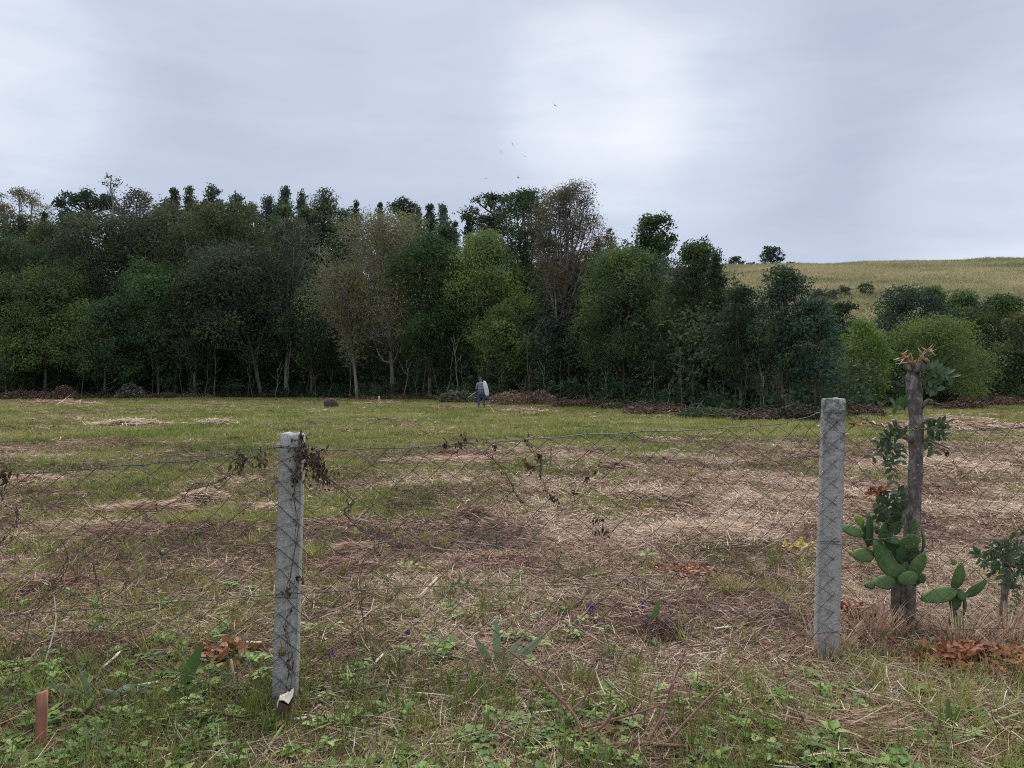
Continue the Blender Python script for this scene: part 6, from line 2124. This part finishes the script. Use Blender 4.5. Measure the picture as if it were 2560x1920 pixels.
# dry seed ball on the left post
g = FP(283, 651, 0.085)
sd_o = empty('seed_pod', g, 'round dry brown seed pod on the left post', 'seed pod')
mb = MB()
for k in range(9):
    a = k / 9 * 2 * math.pi
    t = np.linspace(0.05, math.pi - 0.05, 7)
    pts = np.stack([np.sin(t) * 0.017 * math.cos(a), np.sin(t) * 0.014 * math.sin(a) - 0.012, np.cos(t) * 0.020], -1)
    mb.tube(pts, 0.004 * np.sin(t) + 0.0012, 4)
mb.build('ribs', MATS['litter_pod'] if 'litter_pod' in MATS else solid('litter_pod', (0.11, 0.07, 0.03), (0.28, 0.19, 0.09), 30), sd_o)
MB().tube([[0, -0.012, 0.02], [-0.008, -0.015, 0.05], [-0.006, -0.01, 0.10]], 0.0015, 4).build('stem', MATS['green_stalk'], sd_o)


# ------------------------------------------------------------------ the man at the edge of the wood
def skinned(name, joints, bones, mat, parent, root=0, sub=2):
    me = bpy.data.meshes.new(name)
    names = list(joints)
    me.from_pydata([joints[k][0] for k in names], [(names.index(a), names.index(b)) for a, b in bones], [])
    o = bpy.data.objects.new(name, me)
    COL.objects.link(o)
    md = o.modifiers.new('skin', 'SKIN')
    md.use_smooth_shade = True
    if not me.skin_vertices:
        me.attributes
    sk = me.skin_vertices[0].data if me.skin_vertices else None
    if sk is None:
        return o
    for v, k in zip(sk, names):
        rr = joints[k][1]
        v.radius = rr if isinstance(rr, tuple) else (rr, rr)
        v.use_root = (k == names[root])
    sb2 = o.modifiers.new('smooth', 'SUBSURF')
    sb2.levels = sb2.render_levels = sub
    me.materials.append(mat)
    o.parent = parent
    return o


solid('skin', (0.36, 0.20, 0.145), (0.43, 0.25, 0.18), 6, rough=0.55, bump=0)
solid('denim', (0.030, 0.060, 0.135), (0.075, 0.125, 0.24), 12, rough=0.9, bump=0.5, dist=0.01)
solid('hair', (0.045, 0.035, 0.030), (0.20, 0.165, 0.14), 30, rough=0.6, bump=0.5, stretch=(1, 1, 0.3))
solid('shoe', (0.02, 0.028, 0.05), (0.06, 0.07, 0.10), 20)
solid('sack_cloth', (0.56, 0.56, 0.53), (0.80, 0.80, 0.77), 9, rough=0.8, bump=0.8, dist=0.03)
m, nt, out = new_mat('striped_shirt')
tcn = nt.nodes.new('ShaderNodeTexCoord')
sx = nt.nodes.new('ShaderNodeSeparateXYZ')
nt.links.new(tcn.outputs['Object'], sx.inputs[0])
mu = nt.nodes.new('ShaderNodeMath'); mu.operation = 'MULTIPLY'; mu.inputs[1].default_value = 1 / 0.058
nt.links.new(sx.outputs[2], mu.inputs[0])
fr = nt.nodes.new('ShaderNodeMath'); fr.operation = 'FRACT'
nt.links.new(mu.outputs[0], fr.inputs[0])
gt = nt.nodes.new('ShaderNodeMath'); gt.operation = 'GREATER_THAN'; gt.inputs[1].default_value = 0.68
nt.links.new(fr.outputs[0], gt.inputs[0])
mxs = nt.nodes.new('ShaderNodeMix'); mxs.data_type = 'RGBA'
nt.links.new(gt.outputs[0], mxs.inputs[0])
mxs.inputs[6].default_value = (0.085, 0.09, 0.17, 1)
mxs.inputs[7].default_value = (0.36, 0.36, 0.42, 1)
bs = nt.nodes.new('ShaderNodeBsdfPrincipled'); bs.inputs['Roughness'].default_value = 0.9
nt.links.new(mxs.outputs[2], bs.inputs['Base Color'])
nt.links.new(bs.outputs[0], out.inputs[0])
solid('tool_red', (0.45, 0.07, 0.10), (0.55, 0.12, 0.14), 10, rough=0.5, bump=0)
solid('tool_pale', (0.55, 0.50, 0.45), (0.72, 0.68, 0.62), 10, rough=0.5, bump=0)

pg = G(481, 408.3)
man = empty('person', pg, 'man in striped shirt and jeans seen from behind at the edge of the wood', 'person')
J = {'pelvis': ((0, 0, 0.93), (0.155, 0.115)), 'waist': ((0.0, 0.0, 1.08), (0.155, 0.11)), 'chest': ((-0.01, 0.01, 1.28), (0.18, 0.12)), 'neckb': ((-0.015, 0.02, 1.44), (0.09, 0.085)),
     'neck': ((-0.02, 0.035, 1.51), (0.058, 0.06)), 'head': ((-0.035, 0.06, 1.61), (0.078, 0.092)), 'crown': ((-0.035, 0.055, 1.69), (0.065, 0.075)),
     'hl': ((-0.105, 0, 0.86), 0.085), 'kl': ((-0.125, 0.03, 0.48), 0.058), 'al': ((-0.135, -0.02, 0.09), 0.042), 'tl': ((-0.15, 0.14, 0.045), (0.042, 0.035)),
     'hr': ((0.105, 0, 0.86), 0.085), 'kr': ((0.15, 0.02, 0.48), 0.058), 'ar': ((0.19, -0.03, 0.09), 0.042), 'tr': ((0.22, 0.12, 0.045), (0.042, 0.035)),
     'sl': ((-0.19, 0.0, 1.39), 0.062), 'el': ((-0.285, -0.02, 1.10), 0.044), 'wl': ((-0.20, 0.19, 0.97), 0.030), 'pl': ((-0.185, 0.26, 0.95), (0.034, 0.018)),
     'sr': ((0.18, 0.0, 1.39), 0.062), 'er': ((0.27, 0.08, 1.14), 0.044), 'wr': ((0.17, 0.20, 1.30), 0.030), 'pr': ((0.16, 0.20, 1.375), (0.034, 0.018))}
BN = [('pelvis', 'waist'), ('waist', 'chest'), ('chest', 'neckb'), ('neckb', 'neck'), ('neck', 'head'), ('head', 'crown'), ('pelvis', 'hl'), ('hl', 'kl'), ('kl', 'al'), ('al', 'tl'), ('pelvis', 'hr'), ('hr', 'kr'), ('kr', 'ar'), ('ar', 'tr'),
      ('chest', 'sl'), ('sl', 'el'), ('el', 'wl'), ('wl', 'pl'), ('chest', 'sr'), ('sr', 'er'), ('er', 'wr'), ('wr', 'pr')]
for sfx, c, dr, cur in (('l', np.array([-0.185, 0.26, 0.95]), np.array([0.1, 0.55, -0.55]), np.array([0.25, -0.3, -0.6])), ('r', np.array([0.16, 0.20, 1.375]), np.array([0.05, -0.35, 0.8]), np.array([0.0, -0.9, -0.2]))):
    sdv = unit(np.cross(dr, cur))
    for k, (off, ln) in enumerate(((-0.030, 0.060), (-0.010, 0.074), (0.011, 0.070), (0.030, 0.055), (-0.046, 0.046))):
        a = c + sdv * off + unit(dr) * (0.020 if k < 4 else -0.012)
        b = a + unit(dr + (sdv * -1.2 if k == 4 else 0)) * ln * 0.55
        e = b + unit(dr * 0.4 + cur) * ln * 0.5
        for q, pt, rr in (('a', a, 0.0095), ('b', b, 0.0088), ('c', e, 0.0075)):
            J[f'f{sfx}{k}{q}'] = (tuple(pt), rr)
        BN += [('p' + sfx, f'f{sfx}{k}a'), (f'f{sfx}{k}a', f'f{sfx}{k}b'), (f'f{sfx}{k}b', f'f{sfx}{k}c')]
skinned('body', J, BN, MATS['skin'], man)


def grow(keys, add, extra=None):
    d = {}
    for k in keys:
        p, rr = J[k]
        rr = rr if isinstance(rr, tuple) else (rr, rr)
        d[k] = (p, (rr[0] + add, rr[1] + add))
    d.update(extra or {})
    return d


sh = grow(['pelvis', 'waist', 'chest', 'neckb', 'sl', 'sr'], 0.022, {'ul': ((-0.252, -0.01, 1.215), (0.072, 0.07)), 'ur': ((0.235, 0.045, 1.24), (0.072, 0.07)), 'hem': ((0, 0, 0.885), (0.178, 0.135))})
skinned('shirt', sh, [('hem', 'pelvis'), ('pelvis', 'waist'), ('waist', 'chest'), ('chest', 'neckb'), ('chest', 'sl'), ('sl', 'ul'), ('chest', 'sr'), ('sr', 'ur')], MATS['striped_shirt'], man)
je = grow(['hl', 'kl', 'hr', 'kr'], 0.020, {'p0': ((0, 0, 0.92), (0.158, 0.12)), 'cl': ((-0.135, -0.015, 0.11), (0.068, 0.072)), 'cr': ((0.188, -0.025, 0.11), (0.068, 0.072))})
skinned('jeans', je, [('p0', 'hl'), ('hl', 'kl'), ('kl', 'cl'), ('p0', 'hr'), ('hr', 'kr'), ('kr', 'cr')], MATS['denim'], man, list(je).index('p0'))
for nm, x, y, tx, ty in (('shoe', -0.135, -0.04, -0.152, 0.17), ('shoe', 0.19, -0.05, 0.225, 0.15)):
    skinned(nm, {'h': ((x, y, 0.05), (0.046, 0.045)), 'm': (((x + tx) / 2, (y + ty) / 2, 0.045), (0.05, 0.04)), 't': ((tx, ty, 0.035), (0.045, 0.032))}, [('h', 'm'), ('m', 't')], MATS['shoe'], man)
skinned('hair', {'a': ((-0.03, 0.015, 1.585), (0.062, 0.055)), 'b': ((-0.034, 0.028, 1.655), (0.083, 0.086)), 'c': ((-0.036, 0.055, 1.705), (0.072, 0.082))}, [('a', 'b'), ('b', 'c')], MATS['hair'], man, 1)
for s in (-1, 1):
    MB().tube([[-0.035 + s * 0.08, 0.06, 1.575], [-0.035 + s * 0.092, 0.055, 1.60], [-0.035 + s * 0.086, 0.055, 1.63]], [0.008, 0.013, 0.009], 6).build('ear', MATS['skin'], man, True)
fc = MB()
fc.tube([[-0.04, 0.15, 1.625], [-0.042, 0.172, 1.60], [-0.04, 0.158, 1.588]], [0.010, 0.016, 0.010], 6)
fc.build('nose', MATS['skin'], man, True)
for s in (-1, 1):
    MB().tube([[-0.038 + s * 0.03, 0.145, 1.628], [-0.038 + s * 0.03, 0.153, 1.628]], [0.012, 0.006], 8).build('eye', MATS['hair'], man, True)
MB().tube([[-0.065, 0.142, 1.562], [-0.04, 0.152, 1.558], [-0.015, 0.143, 1.562]], [0.004, 0.007, 0.004], 6).build('mouth', MATS['stake_wood'], man, True)

# sack over his right shoulder
n, mm = 16, 18
an = np.arange(mm) / mm * 2 * np.pi
cen = smooth_path([(0.14, 0.06, 1.46), (0.17, -0.05, 1.50), (0.20, -0.15, 1.44), (0.26, -0.185, 1.25), (0.31, -0.19, 1.0), (0.35, -0.19, 0.78), (0.365, -0.19, 0.66)], n)
hw = np.interp(np.linspace(0, 1, n), [0, 0.15, 0.35, 0.6, 0.85, 0.95, 1], [0.03, 0.065, 0.10, 0.13, 0.12, 0.09, 0.03])
th = np.interp(np.linspace(0, 1, n), [0, 0.15, 0.35, 0.6, 0.85, 0.95, 1], [0.02, 0.028, 0.045, 0.07, 0.075, 0.055, 0.015])
r = rng_of(1200)
tg = unit(np.gradient(cen, axis=0))
sdv = unit(np.cross(tg, np.array([0.0, 1.0, 0.35])))
nr = np.cross(sdv, tg)
fold = 1 + 0.12 * np.sin(an * 5 + 0.7)[None, :] * np.linspace(1, 0.3, n)[:, None] + r.normal(0, 0.03, (n, mm))
V = cen[:, None] + sdv[:, None] * (np.cos(an)[None, :, None] * hw[:, None, None] * fold[..., None]) + nr[:, None] * (np.sin(an)[None, :, None] * th[:, None, None] * fold[..., None])
i, j = np.meshgrid(np.arange(n - 1), np.arange(mm), indexing='ij')
sk = MB().add(V.reshape(-1, 3), np.stack([i * mm + j, i * mm + (j + 1) % mm, (i + 1) * mm + (j + 1) % mm, (i + 1) * mm + j], -1).reshape(-1, 4))
sk.T.append(np.array([[0, k + 1, k] for k in range(1, mm - 1)]))
e = (n - 1) * mm
sk.T.append(np.array([[e, e + k, e + k + 1] for k in range(1, mm - 1)]))
sack = sk.build('sack', MATS['sack_cloth'], smooth=True)
sack.location = pg
tag(sack, 'long white sack slung over the shoulder of the man', 'sack')
# tool in his left hand
ta, tb_ = np.array([-0.12, 0.25, 1.02]), np.array([-0.86, 0.62, 0.52])
tool = empty('pole_tool', pg + ta, 'red and white pole held low in the left hand of the man', 'tool')
MB().tube([ta - ta + [0.04, -0.02, 0.03], (tb_ - ta) * 0.28], 0.020, 8).build('grip', MATS['tool_red'], tool, True)
MB().tube([(tb_ - ta) * 0.28, (tb_ - ta) * 0.9], [0.019, 0.017], 8).build('shaft', MATS['tool_pale'], tool, True)
MB().tube([(tb_ - ta) * 0.9, tb_ - ta], [0.014, 0.006], 6).build('tip', MATS['shoe'], tool, True)

# ------------------------------------------------------------------ birds
solid('feather', (0.02, 0.02, 0.024), (0.05, 0.05, 0.055), 10, bump=0)
for k, (px, py, s, roll, lab) in enumerate(((501, 152, 1.25, 1.35, 'lower of the two dark birds in steep turn'), (512.5, 144, 1.2, 1.0, 'upper of the two dark birds in steep turn'), (555, 105.5, 1.1, 0.5, 'highest bird before the brightest cloud'), (525, 156.5, 0.8, 0.05, 'faint bird right of the turning pair'), (486, 178.5, 0.8, -0.4, 'low bird left of the tallest tree'), (518, 177.5, 1.0, 0.5, 'low bird straight above the tiered tree'), (521, 188, 0.8, 0.05, 'lowest faint bird beside the tallest tree'))):
    c = P(px, py, 130)
    b = empty('bird', c, lab, 'bird', 'birds circling above the wood')
    b.rotation_euler = (0.2, roll, 0.3 * k)
    b.scale = (s * 0.62,) * 3
    t = np.linspace(0, 1, 7)
    MB().tube(np.stack([0 * t, t * 0.6 - 0.3, 0 * t], -1), 0.07 * np.sin(np.pi * (0.08 + 0.86 * t)) + 0.008, 7).build('body', MATS['feather'], b, True)
    for s_ in (-1, 1):
        pts, q = [], []
        for i in range(6):
            u = i / 5
            x = s_ * (0.05 + 0.62 * u)
            ch = 0.22 * (1 - 0.55 * u)
            z = 0.10 * math.sin(u * 2.2)
            pts += [[x, 0.10 - 0.05 * u * u, z], [x, 0.10 - ch * 0.5, z + 0.02], [x, 0.10 - ch - 0.06 * u, z]]
        for i in range(5):
            for j_ in range(2):
                q.append([i * 3 + j_, i * 3 + j_ + 1, i * 3 + j_ + 4, i * 3 + j_ + 3])
        MB().add(pts, q).build('wing', MATS['feather'], b, True)
    MB().add([[-0.02, -0.26, 0], [0.02, -0.26, 0], [0.08, -0.46, 0], [-0.08, -0.46, 0]], [[0, 1, 2, 3]]).build('tail', MATS['feather'], b)
